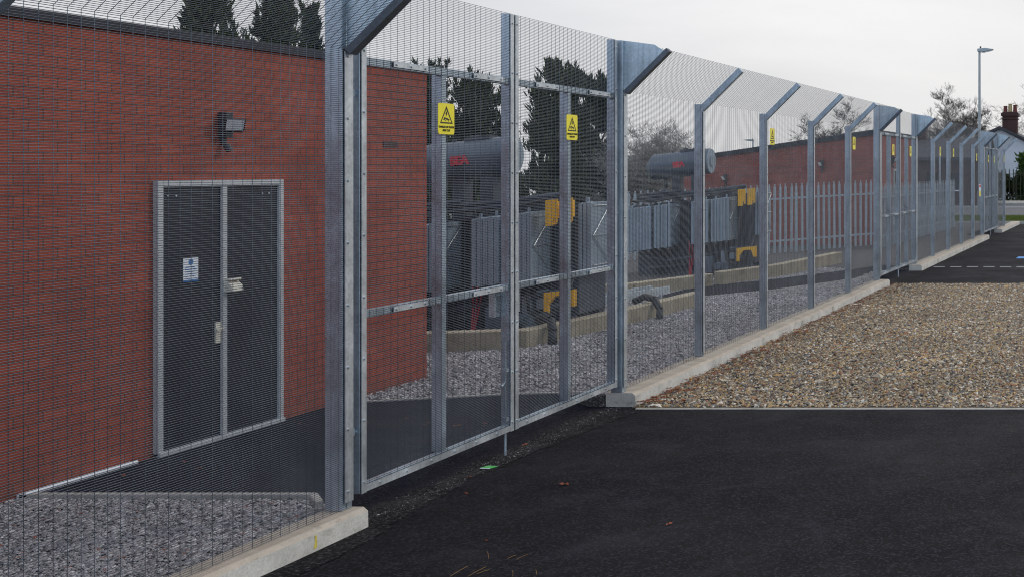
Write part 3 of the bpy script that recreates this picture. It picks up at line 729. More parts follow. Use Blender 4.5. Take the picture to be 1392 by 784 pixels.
# ------------------------------------------------------------------ transformers
S2 = 65.6
def u(px, dy=0): return (px - VX) * (25 + dy) / F + (VX - 939) * 25 / F
def transformer(label):
    r = empty('transformer', (0, 0, 0), label, 'transformer', 'power transformers behind the fence')
    sh = (.115, u(1003))
    def part(nm, mat, fn, parent=r, smooth=False, bevel=0):
        m = MB(); fn(m); return m.build(nm, mat, parent, smooth, bevel, sh)
    # tank
    part('tank', 'tank_dark', lambda m: (m.box(-1.35, 1.13, .62, 1.45, .35, 1.80), [m.box(x, x + .04, .57, .6199, .4, 1.75) for x in (-.42, -.27, -.12, .84, .93, 1.02)]), bevel=.01)
    part('tank_lid', 'tank_dark', lambda m: (m.box(-1.42, 1.19, .55, 1.5, 1.8001, 1.85), [m.cyl((-1.38 + k * .14, .59, 1.84), (-1.38 + k * .14, .59, 1.88), .018, None, 6) for k in range(18)]))
    part('skid_base', 'tank_dark', lambda m: (m.box(-1.4, 1.1, .5, .62, .12, .349), m.box(-1.4, 1.1, 1.3, 1.45, .12, .349), [m.box(x, x + .12, .45, 1.5, .05, .30) for x in (-1.3, -.7, .2, .9)]))
    # radiator banks: vertical panels seen end-on from the front
    def bank(x0, x1, y0, y1, z0, z1, parent=r):
        n = max(3, int((x1 - x0) / .062)); w = (x1 - x0) / n
        def f(m):
            for k in range(n):
                xa = x0 + k * w + .006; xb = x0 + (k + 1) * w - .006
                m.box(xa, xb, y0, y1, z0 + (.0 if k % 2 else .012), z1 - (.0 if k % 2 else .012))
            m.box(x0 + .01, x1 - .01, y0 + .03, y1 - .01, z0 + .03, z1 - .03)
            m.cyl((x0 + .02, y0 + .09, z1 - .04), (x1 - .02, y0 + .09, z1 - .04), .045); m.cyl((x0 + .02, y0 + .09, z0 + .04), (x1 - .02, y0 + .09, z0 + .04), .045)
            for xx in (x0 + .08, x1 - .08): m.beam((xx, y0 + .1, z1 - .01), (xx, y0 + .1, z1 + .06), .03, .03); m.beam((xx, y0 + .1, z0 - .04), (xx, y0 + .1, z0 + .01), .05, .03)
        rd = part('radiator', 'radiator_grey', f, parent, bevel=.004)
        def g(m):
            xx = x1 + .012
            for a, b_ in (((y0 + .05, z1 - .06), (y1 - .04, z1 - .06)), ((y0 + .04, (z0 + z1) / 2), (y1 - .04, z1 - .08)), ((y0 + .04, (z0 + z1) / 2), (y1 - .04, z0 + .1)), ((y0 + .04, (z0 + z1) / 2), (y1 - .04, (z0 + z1) / 2)), ((y0 + .05, z0 + .06), (y1 - .04, z0 + .06))):
                m.cyl((xx, a[0], a[1]), (xx, b_[0], b_[1]), .0075, None, 6)
        part('brace_rods', 'galvanised_bar', g, rd)
    bank(u(852), u(885), 0, .53, .90, 1.80); bank(u(888), u(912), 0, .53, .90, 1.80)
    bank(u(939), u(963), 0, .53, .90, 1.80); bank(u(966), u(991), 0, .53, .90, 1.80)
    bank(1.16, 1.34, .52, 1.08, .93, 1.86)
    # conservator with sight glass end and lettering
    cz = 2.63; cr = .275; cy = .86; ca, cb = -1.10, .08
    def cf(m):
        prof = [(ca - .12, .12), (ca - .06, .21), (ca, cr), (cb, cr), (cb + .035, cr * .97)]
        for (a, ra), (b_, rb) in zip(prof, prof[1:]): m.cyl((a, cy, cz), (b_, cy, cz), ra, rb, 40, cap=False)
        m.cyl((ca - .125, cy, cz), (ca - .12, cy, cz), .12, .12, 24)
    cs = part('conservator', 'transformer_grey', cf, smooth=True)
    part('end_cover', 'radiator_grey', lambda m: (m.cyl((cb + .035, cy, cz), (cb + .05, cy, cz), cr * .97, cr * .93, 40), m.cyl((cb + .05, cy, cz), (cb + .075, cy, cz), .12, .12, 20)), cs)
    part('filler_deck', 'tank_dark', lambda m: (m.box(-.50, -.16, cy - .12, cy + .12, cz + cr - .02, cz + cr + .03), m.cyl((-.42, cy, cz + cr), (-.42, cy, cz + cr + .06), .05)), cs)
    part('filler_cap', 'tank_dark', lambda m: m.cyl((-.7, cy, cz + cr - .01), (-.7, cy, cz + cr + .04), .03), cs)
    part('support_leg', 'tank_dark', lambda m: m.box(-.67, -.51, cy - .12, cy + .12, 1.85, cz - cr + .03))
    part('support_leg', 'tank_dark', lambda m: m.box(-.27, -.10, cy - .12, cy + .12, 1.85, cz - cr + .03))
    part('oil_pipe', 'tank_dark', lambda m: (m.tube([(-.85, cy, cz - cr + .02), (-.85, cy, 2.15), (-1.0, .75, 2.02), (-1.4, .7, 2.0)], .035), m.tube([(u(858), .45, 1.98), (u(905), .48, 2.0), (u(960), .5, 1.99), (u(1003), .52, 2.0)], .04), m.tube([(u(858), .35, 2.06), (u(915), .4, 2.06)], .03), m.beam((u(855), .3, 1.93), (u(1000), .3, 1.93), .08, .05)), smooth=True)
    part('bushing_box', 'tank_dark', lambda m: (m.box(.12, .36, .8, 1.2, 1.85, 2.0), m.box(.44, .6, .8, 1.2, 1.85, 1.96), m.cyl((.7, .8, 1.95), (.84, .8, 1.95), .06)))
    t_ = text_mesh('lettering', 'SEA', .155, 'red_print', cs, (-.59, cy - cr - .006, cz - .06 + .115 * (-.59 - .976)), (R(90), R(-6.5), 0), extrude=.006, bold=.010, align='LEFT', sx=.95)
    # brackets
    for xa in (1003, 1016):
        def yb(m, xa=xa):
            x0 = u(xa); m.box(x0, x0 + .16, .0, .012, 1.69, 1.93); m.box(x0 + .06, x0 + .072, .012, .25, 1.68, 1.9); m.box(x0, x0 + .012, .012, .3, 1.6, 1.9)
            m.box(x0 , x0 + .10, .001, .011, 1.59, 1.689); m.box(x0 + .12, x0 + .16, .001, .011, 1.62, 1.689); m.cyl((x0 + .1, -.002, 1.82), (x0 + .1, -.0, 1.82), .02)
        part('lifting_bracket', 'yellow_paint', yb)
    def lo(m):
        a, b_ = u(1000), u(1000) + .40
        m.box(a, b_, .05, .12, .66, .72); m.prism([(a, .66), (a + .14, .66), (a + .05, .55), (a + .05, .45), (a, .45)], 'y', .05, .12); m.prism([(b_, .66), (b_ - .1, .66), (b_ - .05, .5), (b_, .5)], 'y', .05, .12)
    part('jacking_bracket', 'yellow_paint', lo)
    for dx, k in ((0, 0), (.05, 1), (.10, 2)):
        part('red_cable', 'red_cable', lambda m, dx=dx: m.tube([(u(930) + dx * 1.4, .3, .98), (u(931) + dx * .9, .28, .65), (u(931) + dx * .4, .25, .35), (u(931) + dx * .3, .25, .1)], .012, 6), smooth=True)
    for k in range(3):
        part('bushing', 'cream_plastic', lambda m, k=k: [m.cyl((-1.15 + k * .24, 1.2, 1.86 + j * .05), (-1.15 + k * .24, 1.2, 1.91 + j * .05), .05 if j % 2 else .032, .04 if j % 2 else .032, 10) for j in range(5)])
    part('rating_plate', 'galvanised_bar', lambda m: m.box(-.22, -.10, .612, .6185, 1.2, 1.36))
    part('stiffener', 'tank_dark', lambda m: (m.box(-1.36, 1.14, .585, .6195, .98, 1.03)))
    part('cable_loop', 'black_rubber', lambda m: (m.tube([(.62, .2, .86), (.70, .12, .5), (.9, .1, .38), (1.1, .15, .5), (1.2, .3, .85)], .022)), smooth=True)
    part('cable_loop', 'black_rubber', lambda m: (m.tube([(-1.3, .2, 1.95), (-.8, .15, 1.88), (-.3, .2, 1.93), (.3, .15, 1.86), (.9, .2, 1.95)], .02)), smooth=True)
    part('valve_box', 'transformer_grey', lambda m: (m.box(u(949), u(967), .05, .35, .28, .62), m.cyl((u(975), .2, .4), (u(975), .0, .4), .08, None, 14)), bevel=.008)
    part('control_box', 'radiator_grey', lambda m: (m.box(u(973), u(980), .3, .5, .25, .7), m.box(u(984), u(990), .35, .5, .5, .75)))
    part('drain_pipe', 'tank_dark', lambda m: (m.tube([(u(862), .3, .8), (u(900), .3, .62), (u(960), .32, .66), (u(1010), .4, .7)], .045), m.tube([(u(870), .45, .5), (u(930), .45, .5), (u(1000), .45, .5)], .05)), smooth=True)
    return r
T1 = transformer('near grey transformer with cooling fins and conservator, right of the brick corner')
T1.location = ((640 - VX) * 15.8 / F, 15.8, .02)
T2 = copy_tree(T1); T2.location = ((939 - VX) * 25 / F, 25.0, .0)
T2['label'] = 'farther grey transformer, its conservator against the sky and far brick building'
m = MB(); 
for px in (1024, 1032):
    m.tube([P(px, 318, 26.3), P(px, 352, 26.3)], .035)
tag(m.build('red_barrier_posts', 'red_cable'), 'pair of dark red posts at the right end of the far transformer', 'posts')

# ------------------------------------------------------------------ vegetation
def bare_tree(name, base, h, seed, label, mat='bark', spread=.5, levels=5, r0=.06, group='bare winter trees', stems=1, up=.25, kids=(3, 5), trunk_f=.35, twig=.006):
    rr = random.Random(seed); V = []; Fc = []
    def seg(a, b, ra, rb, k=4):
        d = (b - a);
        if d.length < 1e-5: return
        d.normalize(); upv = Vector((0, 0, 1)) if abs(d.z) < .9 else Vector((1, 0, 0)); s = d.cross(upv).normalized(); w = s.cross(d); n0 = len(V)
        for p, q in ((a, ra), (b, rb)):
            for i in range(k): an = 6.2832 * i / k; V.append(tuple(p + s * (q * math.cos(an)) + w * (q * math.sin(an))))
        for i in range(k): j = (i + 1) % k; Fc.append((n0 + i, n0 + j, n0 + k + j, n0 + k + i))
    tk = [0]
    def grow(p, d, L, r, lv):
        n = 4; cur = p; dr = d.copy(); pts = [(p, r)]
        for i in range(n):
            dr = (dr + Vector((rr.gauss(0, .12), rr.gauss(0, .12), rr.gauss(0, .08) + up * .12))).normalized()
            nx = cur + dr * (L / n); rn = r * (1 - .18 * (i + 1)) ; seg(cur, nx, pts[-1][1], max(rn, twig * .6), 6 if lv == 0 else 3)
            cur = nx; pts.append((cur, max(rn, twig * .6)))
        if lv == 0: tk[0] = len(Fc)
        if lv >= levels: return
        nk = rr.randint(*kids) + (2 if lv == 0 else 0)
        for i in range(nk):
            f = rr.uniform(trunk_f if lv == 0 else .2, 1.0); q = min(n - 1, int(f * n)); a = pts[q][0].lerp(pts[q + 1][0], f * n - q)
            side = Vector((rr.gauss(0, 1), rr.gauss(0, 1), rr.gauss(0, .3))).normalized()
            nd = (dr * (1 - spread) + side * spread + Vector((0, 0, up))).normalized()
            grow(a, nd, L * rr.uniform(.42, .66) * (1.15 - .35 * f if lv == 0 else 1), max(pts[q][1] * .55, twig), lv + 1)
        grow(cur, (dr + Vector((rr.gauss(0, .2), rr.gauss(0, .2), .1))).normalized(), L * .5, max(pts[-1][1], twig), lv + 1)
    r = empty(name, base, label, 'tree', group)
    bases = []
    for s in range(stems):
        a = rr.uniform(0, 6.28); lean = .0 if stems == 1 else .35
        grow(Vector((0, 0, 0)), Vector((math.cos(a) * lean, math.sin(a) * lean, 1)).normalized(), h * .62, r0, 0)
    V = np.array(V); sc = h / max(V[:, 2]); V *= sc
    k = 0; nt = 4 * 6
    # first stem's trunk segments (hexagonal) are the first faces
    faces4 = np.array(Fc, dtype=np.int32)
    npmesh('trunk', V[:48], faces4[:24], mat, r, True)
    npmesh('crown', V, faces4[24:], mat, r, True)
    return r
def evergreen(name, base, h, w, seed, label, n=90, per=60, low=.05, size=.13, shape='pine', group='dark evergreen trees', mat='needles', lean=0):
    rr = np.random.RandomState(seed); V = []; Fc = []; T = MB()
    T.tube([(0, 0, 0), (lean * .3, 0, h * .4), (lean, 0, h * .8), (lean * 1.1, 0, h * .97)], [.035 * h, .028 * h, .015 * h, .004 * h], 8)
    r = empty(name, base, label, 'tree', group)
    P0 = []; Dr = []
    for i in range(n):
        f = low + (1 - low) * (i + rr.rand()) / n; z = f * h
        rad = w / 2 * ((1 - f) ** .62 if shape == 'cone' else math.sqrt(max(.02, 1 - (max(0, f - .42) / .60) ** 2)) * (.75 + .25 * math.sin(f * 9))) * rr.uniform(.40, 1.22)
        a = rr.uniform(0, 6.283); tip = np.array((math.cos(a) * rad + lean * f, math.sin(a) * rad, z + rad * rr.uniform(.15, .6)))
        root = np.array((lean * f * .8, 0, max(.05 * h, z - rad * .25))); T.cyl(root, tip, .012 * h * .3, .004, 4, cap=False)
        m = int(per * (.4 + rad / w * 1.4))
        tt = rr.uniform(.3, 1.05, m)[:, None]; q = root + (tip - root) * tt
        q = q + rr.normal(0, 1, (m, 3)) * np.array((.06, .06, .045)) * w * (.35 + .6 * tt)
        dd = (tip - root) / (np.linalg.norm(tip - root) + 1e-6) * .7 + rr.normal(0, .45, (m, 3)) + np.array((0, 0, 1.15 if mat == 'needles' else .5))
        P0.append(q); Dr.append(dd)
        if mat == 'needles':
            k2 = 60; t2 = rr.uniform(0, 1, k2)[:, None]; hh = rr.uniform(.05, .11) * h
            q2 = tip + np.array((rr.normal(0, .02) * h, 0, hh)) * t2 + rr.normal(0, 1, (k2, 3)) * np.array((.022, .022, .01)) * w * (1.15 - t2)
            P0.append(q2); Dr.append(rr.normal(0, .35, (k2, 3)) + np.array((0, 0, 1.1)))
    P0 = np.concatenate(P0); Dr = np.concatenate(Dr); Dr /= np.linalg.norm(Dr, axis=1)[:, None]
    N = len(P0); sd = np.cross(Dr, rr.normal(0, 1, (N, 3))); sd /= np.linalg.norm(sd, axis=1)[:, None]
    s = size * rr.uniform(.5, 1.5, N)[:, None]; w_ = s * (.15 if mat == 'needles' else .26)
    A = P0 - sd * w_ * .6; B = P0 + sd * w_ * .6; C = P0 + Dr * s * .6 + sd * w_; D = P0 + Dr * s * 1.3; E = P0 + Dr * s * .6 - sd * w_
    V = np.stack([A, B, C, D, E], 1).reshape(-1, 3); k = np.arange(N)[:, None] * 5
    V[:, 2] = np.maximum(V[:, 2], .02)
    F5 = k + np.arange(5)[None]
    T.build('trunk', 'bark', r, smooth=True)
    npmesh('crown', V, F5, mat, r, False)
    return r
def base_at(px, Y, y=None):
    x = (px - VX) * Y / F; return Vector((x, Y, gz(x)))
def hz(py, Y, px): return zpx(py, Y) - gz((px - VX) * Y / F)
ev = [(282, 40, -60, 116, 'cone', 'upright dark conifer above the brick roof, leftmost of them', 1),
      (368, 42, -30, 98, 'cone', 'dark conifer over the brick roof with a bent top, middle of the three', 2),
      (422, 45, 26, 60, 'cone', 'low dark conifer tip peeping over the brick roof next to the tall post', 3),
      (590, 44, 102, 60, 'pine', 'dark evergreen just right of the brick building corner', 4),
      (655, 46, 122, 110, 'pine', 'broad dark evergreen behind the near conservator', 5),
      (755, 40, 103, 104, 'pine', 'tall dark pine with a forked top between the gate stiles', 6),
      (800, 43, 118, 92, 'pine', 'ragged pine leaning right, beside the hinge post of the gate', 7)]
for px, Y, top, wpx, shp, lb, sd in ev:
    s = F / Y; h = hz(top, Y, px)
    evergreen('conifer_tree' if shp == 'cone' else 'pine_tree', base_at(px, Y), h, wpx / s, sd * 13, lb, n=(85 if shp == 'cone' else 62), per=300, low=.08, size=.21 if shp == 'cone' else .18, shape=shp, lean={7: .35, 2: .25}.get(sd, 0))
bare_tree('bare_tree', base_at(872, 42), hz(158, 42, 872), 21, 'pale twiggy bare tree left of the far conservator', 'pale_bark', .62, 5, .06, stems=5, kids=(4, 5), up=.18, twig=.0055)
bare_tree('bare_tree', base_at(842, 46), hz(185, 46, 842), 22, 'small pale bare tree behind the gusseted gate post', 'pale_bark', .62, 5, .05, stems=4, kids=(3, 5), up=.18, twig=.0055)
bare_tree('bare_tree', base_at(1128, 85), hz(130, 85, 1128), 23, 'slim bare tree above the far brick building roof', 'bark', .55, 5, .09, kids=(4, 6), twig=.009, trunk_f=.3, up=.12)
bare_tree('bare_tree', base_at(1170, 95), hz(150, 95, 1170), 27, 'short bare tree above the roof of the far brick building, near its corner', 'bark', .55, 4, .08, kids=(4, 6), twig=.009)
bare_tree('bare_tree', base_at(1293, 100), hz(110, 100, 1293), 24, 'tallest bare tree beyond the far fence, left of the street lamp', 'bark', .5, 5, .13, kids=(4, 5), twig=.009, trunk_f=.25, up=.1)
bare_tree('bare_tree', base_at(1266, 105), hz(133, 105, 1266), 25, 'bare tree left of the tallest one, beyond the fence tops', 'bark', .5, 5, .10, kids=(4, 6), twig=.009, trunk_f=.25, up=.1)
bare_tree('bare_tree', base_at(1317, 98), hz(140, 98, 1317), 26, 'bare tree closest to the street lamp pole', 'bark', .52, 5, .10, kids=(4, 5), twig=.009, trunk_f=.25, up=.1)
bare_tree('bare_tree', base_at(1392, 118), hz(112, 118, 1392), 28, 'bare tree behind the chimney at the right edge', 'bark', .55, 5, .12, kids=(4, 5), twig=.009, up=.1)
evergreen('hedge_bush', Vector(((1399 - VX) * 88 / F, 88, 0)), 3.2, 2.2, 71, 'green bush behind the olive railings by the white house', n=110, per=60, low=.02, size=.22, shape='pine', mat='hedge_leaves')['category'] = 'bush'

# ------------------------------------------------------------------ far street
m = MB(); m.box(-60, 60, 58.4, 80, -.1, .02); struct(m.build('road', 'road_asphalt'))
m = MB(); m.box(-60, 60, 80.0, 85.5, -.1, .12); struct(m.build('pavement', 'edging_concrete'))
m = MB(); m.box(-60, 60, 74.0, 74.3, .0205, .025); struct(m.build('road_marking', 'white_paint'))
# verge with grass and kerbs
m = MB(); m.box(-9.0, 60, 52.0, 58.2, -.1, .07); struct(m.build('verge', 'earth'))
def grass(name, x0, x1, y0, y1, n, z, label):
    x = nr.uniform(x0, x1, n); y = nr.uniform(y0, y1, n); a = nr.uniform(0, 6.28, n); h = nr.uniform(.05, .13, n); w = .012
    dx, dy = np.cos(a) * w, np.sin(a) * w; lx, ly = nr.normal(0, .03, n), nr.normal(0, .03, n)
    V = np.stack([np.stack([x - dx, y - dy, np.full(n, z)], 1), np.stack([x + dx, y + dy, np.full(n, z)], 1), np.stack([x + lx, y + ly, z + h], 1)], 1).reshape(-1, 3)
    o = npmesh(name, V, np.arange(n * 3).reshape(-1, 3), 'grass', None, False); tag(o, label, kind='stuff')
grass('verge_grass', -8.8, 4, 52.1, 58.1, 50000, .07, 'strip of bright green verge grass beside the far road')
m = MB(); m.box(-9.2, 60, 51.82, 51.98, -.1, .12); tag(m.build('concrete_kerb', 'edging_concrete', bevel=.01), 'pale kerb line between the car park and the grass verge', 'kerb')
m = MB(); m.box(-60, 60, 58.21, 58.38, -.1, .12); tag(m.build('concrete_kerb', 'edging_concrete', bevel=.01), 'pale kerb line between the grass verge and the far road', 'kerb')
palisade((-16.0, 86.0), (6.0, 86.0), 2.25, 'dark olive railings across the far side of the road', lambda f: .12, .26, 'olive_steel', 'railing_fence', 85)
def hedge(x0, x1, y0, y1, h, label, z=.1, n=9000):
    x = nr.uniform(x0, x1, n); y = nr.uniform(y0, y1, n); zz = z + h * nr.uniform(0, 1, n) ** .8 * (1 + .08 * np.sin(x * 2.3) + .05 * np.sin(x * 5.1))
    C = np.stack([x, y, zz], 1); A = nr.normal(0, 1, (n, 3)); A /= np.linalg.norm(A, axis=1)[:, None]; B = np.cross(A, nr.normal(0, 1, (n, 3))); B /= np.linalg.norm(B, axis=1)[:, None]
    sz = nr.uniform(.08, .2, n)[:, None]; V = np.stack([C - A * sz, C + B * sz * .6, C + A * sz, C - B * sz * .6], 1).reshape(-1, 3)
    r = empty('hedge', ((x0 + x1) / 2, (y0 + y1) / 2, 0), label, 'hedge'); V[:, 0] -= (x0 + x1) / 2; V[:, 1] -= (y0 + y1) / 2
    npmesh('foliage', V, np.arange(n * 4).reshape(-1, 4), 'dark_leaves', r, False)
    m = MB()
    for k in range(8): xx = (x1 - x0) * ((k + .5) / 8 - .5); m.tube([(xx, 0, 0), (xx + .1, 0, h * .8)], .05, 6)
    m.build('stem', 'bark', r)
hedge(-15.5, 5.5, 86.6, 87.6, 1.9, 'dark hedge growing behind the olive railings across the road')
# white house, gable to the camera
HY = 95; s = F / HY
hs = empty('white_house', (-9.0, HY, 0), 'white rendered cottage with dark roof edge and big chimney, far right', 'house')
pk = P(1359, 176, HY); X0 = -14.5 + 9; X1 = 4.5; pz = pk.z; px_ = pk.x + 9
ez = pz - 1.7
m = MB(); m.prism([(X0 + .3, 0), (px_ * 2 - X0 - .3, 0), (px_ * 2 - X0 - .3, ez), (px_, pz), (X0 + .3, ez)], 'y', 0, 9); m.build('wall', 'white_render', hs)
m = MB()
for sg in (-1, 1):
    ex = px_ + sg * (px_ - X0); m.prism([(px_, pz + .02), (px_, pz + .24), (ex + sg * .2, ez + .1), (ex + sg * .2, ez - .12)], 'y', -.35, 9.3)
m.build('roof', 'slate', hs)
c0 = P(1372, 174, HY).x + 9
m = MB(); zt = zpx(152, HY); m.box(c0 - .58, c0 + .58, .2, 1.3, pz - .9, zt); m.box(c0 - .68, c0 + .68, .1, 1.4, zt - .35, zt - .1); m.box(c0 - .63, c0 + .63, .15, 1.35, zt - .62, zt - .5)
ch = m.build('chimney', 'old_brick', hs, bevel=.02)
for dx, mt, hh_ in ((-.38, 'terracotta', .42), (.0, 'buff_pot', .60), (.38, 'terracotta', .5)):
    m = MB(); m.cyl((c0 + dx, .75, zt), (c0 + dx, .75, zt + hh_), .17, .14, 12); m.cyl((c0 + dx, .75, zt + hh_), (c0 + dx, .75, zt + hh_ + .05), .17, .17, 12); m.build('chimney_pot', mt, ch)
m = MB(); m.box(c0 + .6, c0 + 1.5, -.02, .03, 1.1, 2.2); w_ = m.build('window', 'glass_dark', hs)
# dark roofed terrace behind the fence
tr = empty('terrace_house', (0, 78, 0), 'dark slate roofed brick terrace seen through the far mesh fence', 'house')
xa = (1222 - VX) * 78 / F; xb = (1336 - VX) * 78 / F; rz_ = zpx(186, 78); ezz = zpx(212, 78)
m = MB(); m.box(xa, xb, 0, 7, 0, ezz); m.build('wall', 'old_brick', tr)
m = MB(); m.prism([(-.3, ezz - .1), (3.5, rz_), (7.3, ezz - .1), (7.3, ezz - .3), (3.5, rz_ - .25), (-.3, ezz - .3)], 'x', xa - .2, xb + .2); m.build('roof', 'slate', tr)
for k in range(3):
    x = xa + .8 + k * 1.35; m = MB(); m.box(x - .35, x + .35, -.03, .05, 1.0, 2.1); w_ = m.build('window', 'glass_dark', tr); m = MB(); m.box(x - .4, x + .4, -.08, -.031, .92, .999); m.build('sill', 'white_trim', w_)
m = MB(); m.box(xa + .5, xa + 1.2, 3.1, 3.9, rz_ - .4, rz_ + .9); m.build('chimney', 'old_brick', tr)
# lamps
def street_lamp(px, ytop, Y, sgn, label, arm=.7, r=.075):
    x = (px - VX) * Y / F; z0 = gz(x); zt = zpx(ytop, Y)
    rt = empty('street_lamp', (x, Y, z0), label, 'street lamp', 'street lamps'); h = zt - z0
    m = MB(); m.cyl((0, 0, 0), (0, 0, 1.3), r * 1.35, r * 1.35, 14); m.cyl((0, 0, 1.3), (0, 0, h), r, r * .75, 14); m.build('pole', 'lamp_steel', rt, smooth=False)
    m = MB(); m.prism([(-.1 * sgn, h - .06), (.12 * sgn, h - .1), (arm * sgn, h + .02), (arm * sgn, h + .06), (.3 * sgn, h + .12), (-.1 * sgn, h + .08)], 'y', -.13, .13); hd = m.build('lamp_head', 'lamp_steel', rt, bevel=.02)
    m = MB(); m.prism([(.16 * sgn, h - .10), (arm * .85 * sgn, h - .005), (arm * .85 * sgn, h - .02), (.16 * sgn, h - .12)], 'y', -.1, .1); m.build('lens', 'lamp_glass', hd)
    m = MB(); m.cyl((.05 * sgn, 0, h + .1), (.05 * sgn, 0, h + .2), .04); m.build('photocell', 'black_plastic', hd)
    return rt
street_lamp(1331.5, 69, 60, 1, 'tall grey street lamp rising beyond the far end of the fence')
street_lamp(1023.5, 191, 130, -1, 'distant small street lamp above the roof of the far brick building', 1.0, .1)

# ------------------------------------------------------------------ small litter
def leaf_mesh(m, x, y, z, s, a):
    c, sn = math.cos(a), math.sin(a); pts = [(-1, 0, .0), (-.45, .42, .25), (.05, .30, .05), (.45, .5, .3), (1, 0, .1), (.5, -.42, .25), (.0, -.3, .02), (-.5, -.45, .3)]
    p = [(x + s * (c * q[0] - sn * q[1]), y + s * (sn * q[0] + c * q[1]), z + s * q[2]) for q in pts]; ctr = (x, y, z + s * .02)
    for i in range(8): m.quad([ctr, p[i], p[(i + 1) % 8]])
def gp(px, py, z=0.0):
    Y = (EYE - z) * F / (py - VY); return ((px - VX) * Y / F, Y, z)
for px, py, s, lb in ((766, 659, .045, 'curled brown leaf alone on the black tarmac in front of the gate'), (910, 713, .03, 'small brown leaf in the middle of the foreground tarmac'),
                      (714, 605, .035, 'brown leaf on the gritty strip under the gate meeting stiles'), (634, 671, .022, 'tiny brown leaf just below the green card'),
                      (638, 649, .02, 'tiny brown leaf left of the green card'), (661, 735, .016, 'faint dry leaf fragment at the bottom of the tarmac')):
    m = MB(); leaf_mesh(m, 0, 0, 0, s, rnd.uniform(0, 6)); o = m.build('fallen_leaf', 'leaf_brown'); g = gp(px, py); o.location = (g[0], g[1], .006)
    tag(o, lb, 'leaf', 'fallen leaves on the tarmac')
m = MB()
for k in range(420):
    y = 12.0 + rnd.random() ** 1.3 * 12.6; x = -4.96 + abs(rnd.gauss(0, .17)); leaf_mesh(m, x, y, rnd.uniform(.034, .055), rnd.uniform(.018, .042), rnd.uniform(0, 6))
for k in range(70): leaf_mesh(m, rnd.uniform(-4.9, -1), rnd.uniform(12.2, 24.5), .04, rnd.uniform(.012, .024), rnd.uniform(0, 6))
tag(m.build('leaf_litter', 'leaf_brown'), 'scattered russet dead leaves along the foot of the long kerb', kind='stuff')
m = MB()
for k in range(80): leaf_mesh(m, rnd.uniform(-7.5, -5.35), rnd.uniform(5.6, 8.15), GI + .03, rnd.uniform(.012, .026), rnd.uniform(0, 6))
for k in range(16): leaf_mesh(m, rnd.uniform(-7.4, -5.6), rnd.uniform(8.5, 11), GI + .016, rnd.uniform(.015, .03), rnd.uniform(0, 6))
for k in range(90): leaf_mesh(m, rnd.uniform(-7.1, -5.3), rnd.uniform(12.4, 20), GI + .035, rnd.uniform(.012, .024), rnd.uniform(0, 6))
for k in range(120): y = rnd.uniform(12.3, 24); leaf_mesh(m, rnd.uniform(-5.29, -5.2), y, KZ + .003, rnd.uniform(.008, .02), rnd.uniform(0, 6))
tag(m.build('leaf_litter', 'leaf_brown'), 'scattered dead leaves on the chippings inside the compound', kind='stuff')
g = gp(665, 636)
m = MB(); m.prism([(-.055, -.035), (.03, -.045), (.055, .02), (-.03, .045)], 'z', .005, .009)
o = m.build('litter_card', 'green_card'); o.location = (g[0], g[1], .004); tag(o, 'small bright green card lying on the gritty strip below the gate', 'litter')
m = MB(); m.prism([(-.05, -.045), (.028, -.056), (.032, -.047), (-.052, -.0355)], 'z', .005, .009); q = m.build('card_edge', 'white_trim', o)
m = MB()
for a, b in (((612, 784), (636, 770)), ((636, 784), (661, 771)), ((648, 781), (665, 775)), ((690, 760), (702, 755)), ((702, 761), (718, 754)), ((662, 750), (664, 760)), ((696, 776), (697, 784)), ((728, 775), (729, 782))):
    pa = Vector(gp(*a)) + Vector((0, 0, .007)); pb = Vector(gp(*b)) + Vector((0, 0, .007)); md = (pa + pb) / 2 + Vector((.004, .0, .004)); m.tube([pa, md, pb], .0013, 5)
tag(m.build('dry_grass_stalks', 'straw'), 'thin golden dry grass stalks on the tarmac at the bottom edge', kind='stuff')
# loose grit on the worn strip
stg = stones('loose_grit', [(-5.33, 7.98), (-4.97, 7.98), (-5.06, 9.3), (-4.98, 10.6), (-4.86, 11.85), (-5.3, 11.98)], 3000, .0036, .003, 'grit', fall=lambda x, y: np.clip(np.exp(-((x + 5.16) / .085) ** 2) + .05, 0, 1))
stg['label'] = 'fine grit scattered along the gate line'

# ------------------------------------------------------------------ camera
cam = bpy.data.cameras.new('camera'); co = bpy.data.objects.new('camera', cam); COL.objects.link(co)
co.location = (0, 0, EYE); co.rotation_euler = (R(90), 0, 0)
cam.sensor_fit = 'HORIZONTAL'; cam.sensor_width = 36; cam.lens = F / 1392 * 36
cam.shift_x = (696 - VX) / 1392; cam.shift_y = -(392 - VY) / 1392
cam.clip_start = .1; cam.clip_end = 3000
scene.camera = co

# ------------------------------------------------------------------ light
SUN_EL, SUN_AZ = 34, 55          # azimuth measured from +Y towards +X
w = bpy.data.worlds.new('World'); scene.world = w; w.use_nodes = True
nt = w.node_tree; N = nt.nodes; Lk = nt.links; bg = N['Background']
sky = N.new('ShaderNodeTexSky'); sky.sky_type = 'NISHITA'; sky.sun_disc = False; sky.sun_elevation = R(SUN_EL); sky.sun_rotation = R(SUN_AZ); sky.air_density = 1.0; sky.dust_density = 3
tc = N.new('ShaderNodeTexCoord'); mp = N.new('ShaderNodeMapping'); mp.inputs['Scale'].default_value = (1, 1, 3.2); Lk.new(tc.outputs['Generated'], mp.inputs['Vector'])
no = N.new('ShaderNodeTexNoise'); no.inputs['Scale'].default_value = 2.1; no.inputs['Detail'].default_value = 7; no.inputs['Roughness'].default_value = .52; no.inputs['Distortion'].default_value = .3; Lk.new(mp.outputs[0], no.inputs['Vector'])
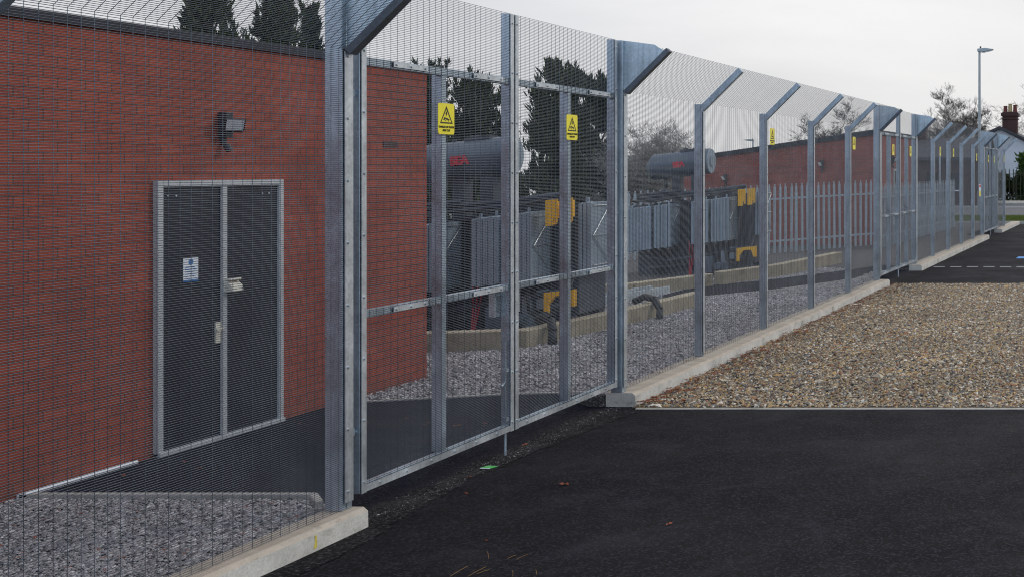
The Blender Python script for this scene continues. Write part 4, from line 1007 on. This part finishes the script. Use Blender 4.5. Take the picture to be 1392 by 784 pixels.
cr = N.new('ShaderNodeValToRGB'); cr.color_ramp.elements[0].position = .30; cr.color_ramp.elements[0].color = (6.5, 6.65, 7.0, 1); cr.color_ramp.elements[1].position = .72; cr.color_ramp.elements[1].color = (8.9, 8.9, 9.1, 1); Lk.new(no.outputs['Fac'], cr.inputs[0])
# glow of the hidden sun low in the sky ahead
dp = N.new('ShaderNodeVectorMath'); dp.operation = 'DOT_PRODUCT'; nm = N.new('ShaderNodeVectorMath'); nm.operation = 'NORMALIZE'; Lk.new(tc.outputs['Generated'], nm.inputs[0]); Lk.new(nm.outputs[0], dp.inputs[0])
g = Vector((-.10, 1, .03)).normalized(); dp.inputs[1].default_value = g
gr = N.new('ShaderNodeValToRGB'); gr.color_ramp.elements[0].position = .93; gr.color_ramp.elements[0].color = (0, 0, 0, 1); gr.color_ramp.elements[1].position = 1.0; gr.color_ramp.elements[1].color = (1.5, 1.35, 1.05, 1); Lk.new(dp.outputs['Value'], gr.inputs[0])
ad = N.new('ShaderNodeMix'); ad.data_type = 'RGBA'; ad.blend_type = 'ADD'; ad.inputs[0].default_value = 1; Lk.new(cr.outputs[0], ad.inputs[6]); Lk.new(gr.outputs[0], ad.inputs[7])
dp2 = N.new('ShaderNodeVectorMath'); dp2.operation = 'DOT_PRODUCT'; Lk.new(nm.outputs[0], dp2.inputs[0]); dp2.inputs[1].default_value = Vector((.1, -1, .45)).normalized()  # blue glow added to the sky behind the camera, brightens camera-facing metal
gr2 = N.new('ShaderNodeValToRGB'); gr2.color_ramp.elements[0].position = .15; gr2.color_ramp.elements[0].color = (0, 0, 0, 1); gr2.color_ramp.elements[1].position = .9; gr2.color_ramp.elements[1].color = (.8, 2.2, 4.2, 1); Lk.new(dp2.outputs['Value'], gr2.inputs[0])
ad2 = N.new('ShaderNodeMix'); ad2.data_type = 'RGBA'; ad2.blend_type = 'ADD'; ad2.inputs[0].default_value = 1; Lk.new(ad.outputs[2], ad2.inputs[6]); Lk.new(gr2.outputs[0], ad2.inputs[7]); ad = ad2
mx = N.new('ShaderNodeMix'); mx.data_type = 'RGBA'; mx.inputs[0].default_value = .93; Lk.new(sky.outputs[0], mx.inputs[6]); Lk.new(ad.outputs[2], mx.inputs[7])
Lk.new(mx.outputs[2], bg.inputs['Color']); bg.inputs['Strength'].default_value = .10
sl = bpy.data.lights.new('sun', 'SUN'); sl.energy = .9; sl.angle = R(14); sl.color = (1, .96, .9)
so = bpy.data.objects.new('sun', sl); COL.objects.link(so)
d = Vector((math.sin(R(SUN_AZ)) * math.cos(R(SUN_EL)), math.cos(R(SUN_AZ)) * math.cos(R(SUN_EL)), math.sin(R(SUN_EL))))
so.rotation_euler = (-d).to_track_quat('-Z', 'Y').to_euler(); so.location = d * 40
scene.render.engine = 'CYCLES'; scene.cycles.filter_width = 1.1
vs = scene.view_settings; vs.view_transform = 'Standard'; vs.look = 'None'; vs.exposure = 0; vs.gamma = 1; vs.use_curve_mapping = False
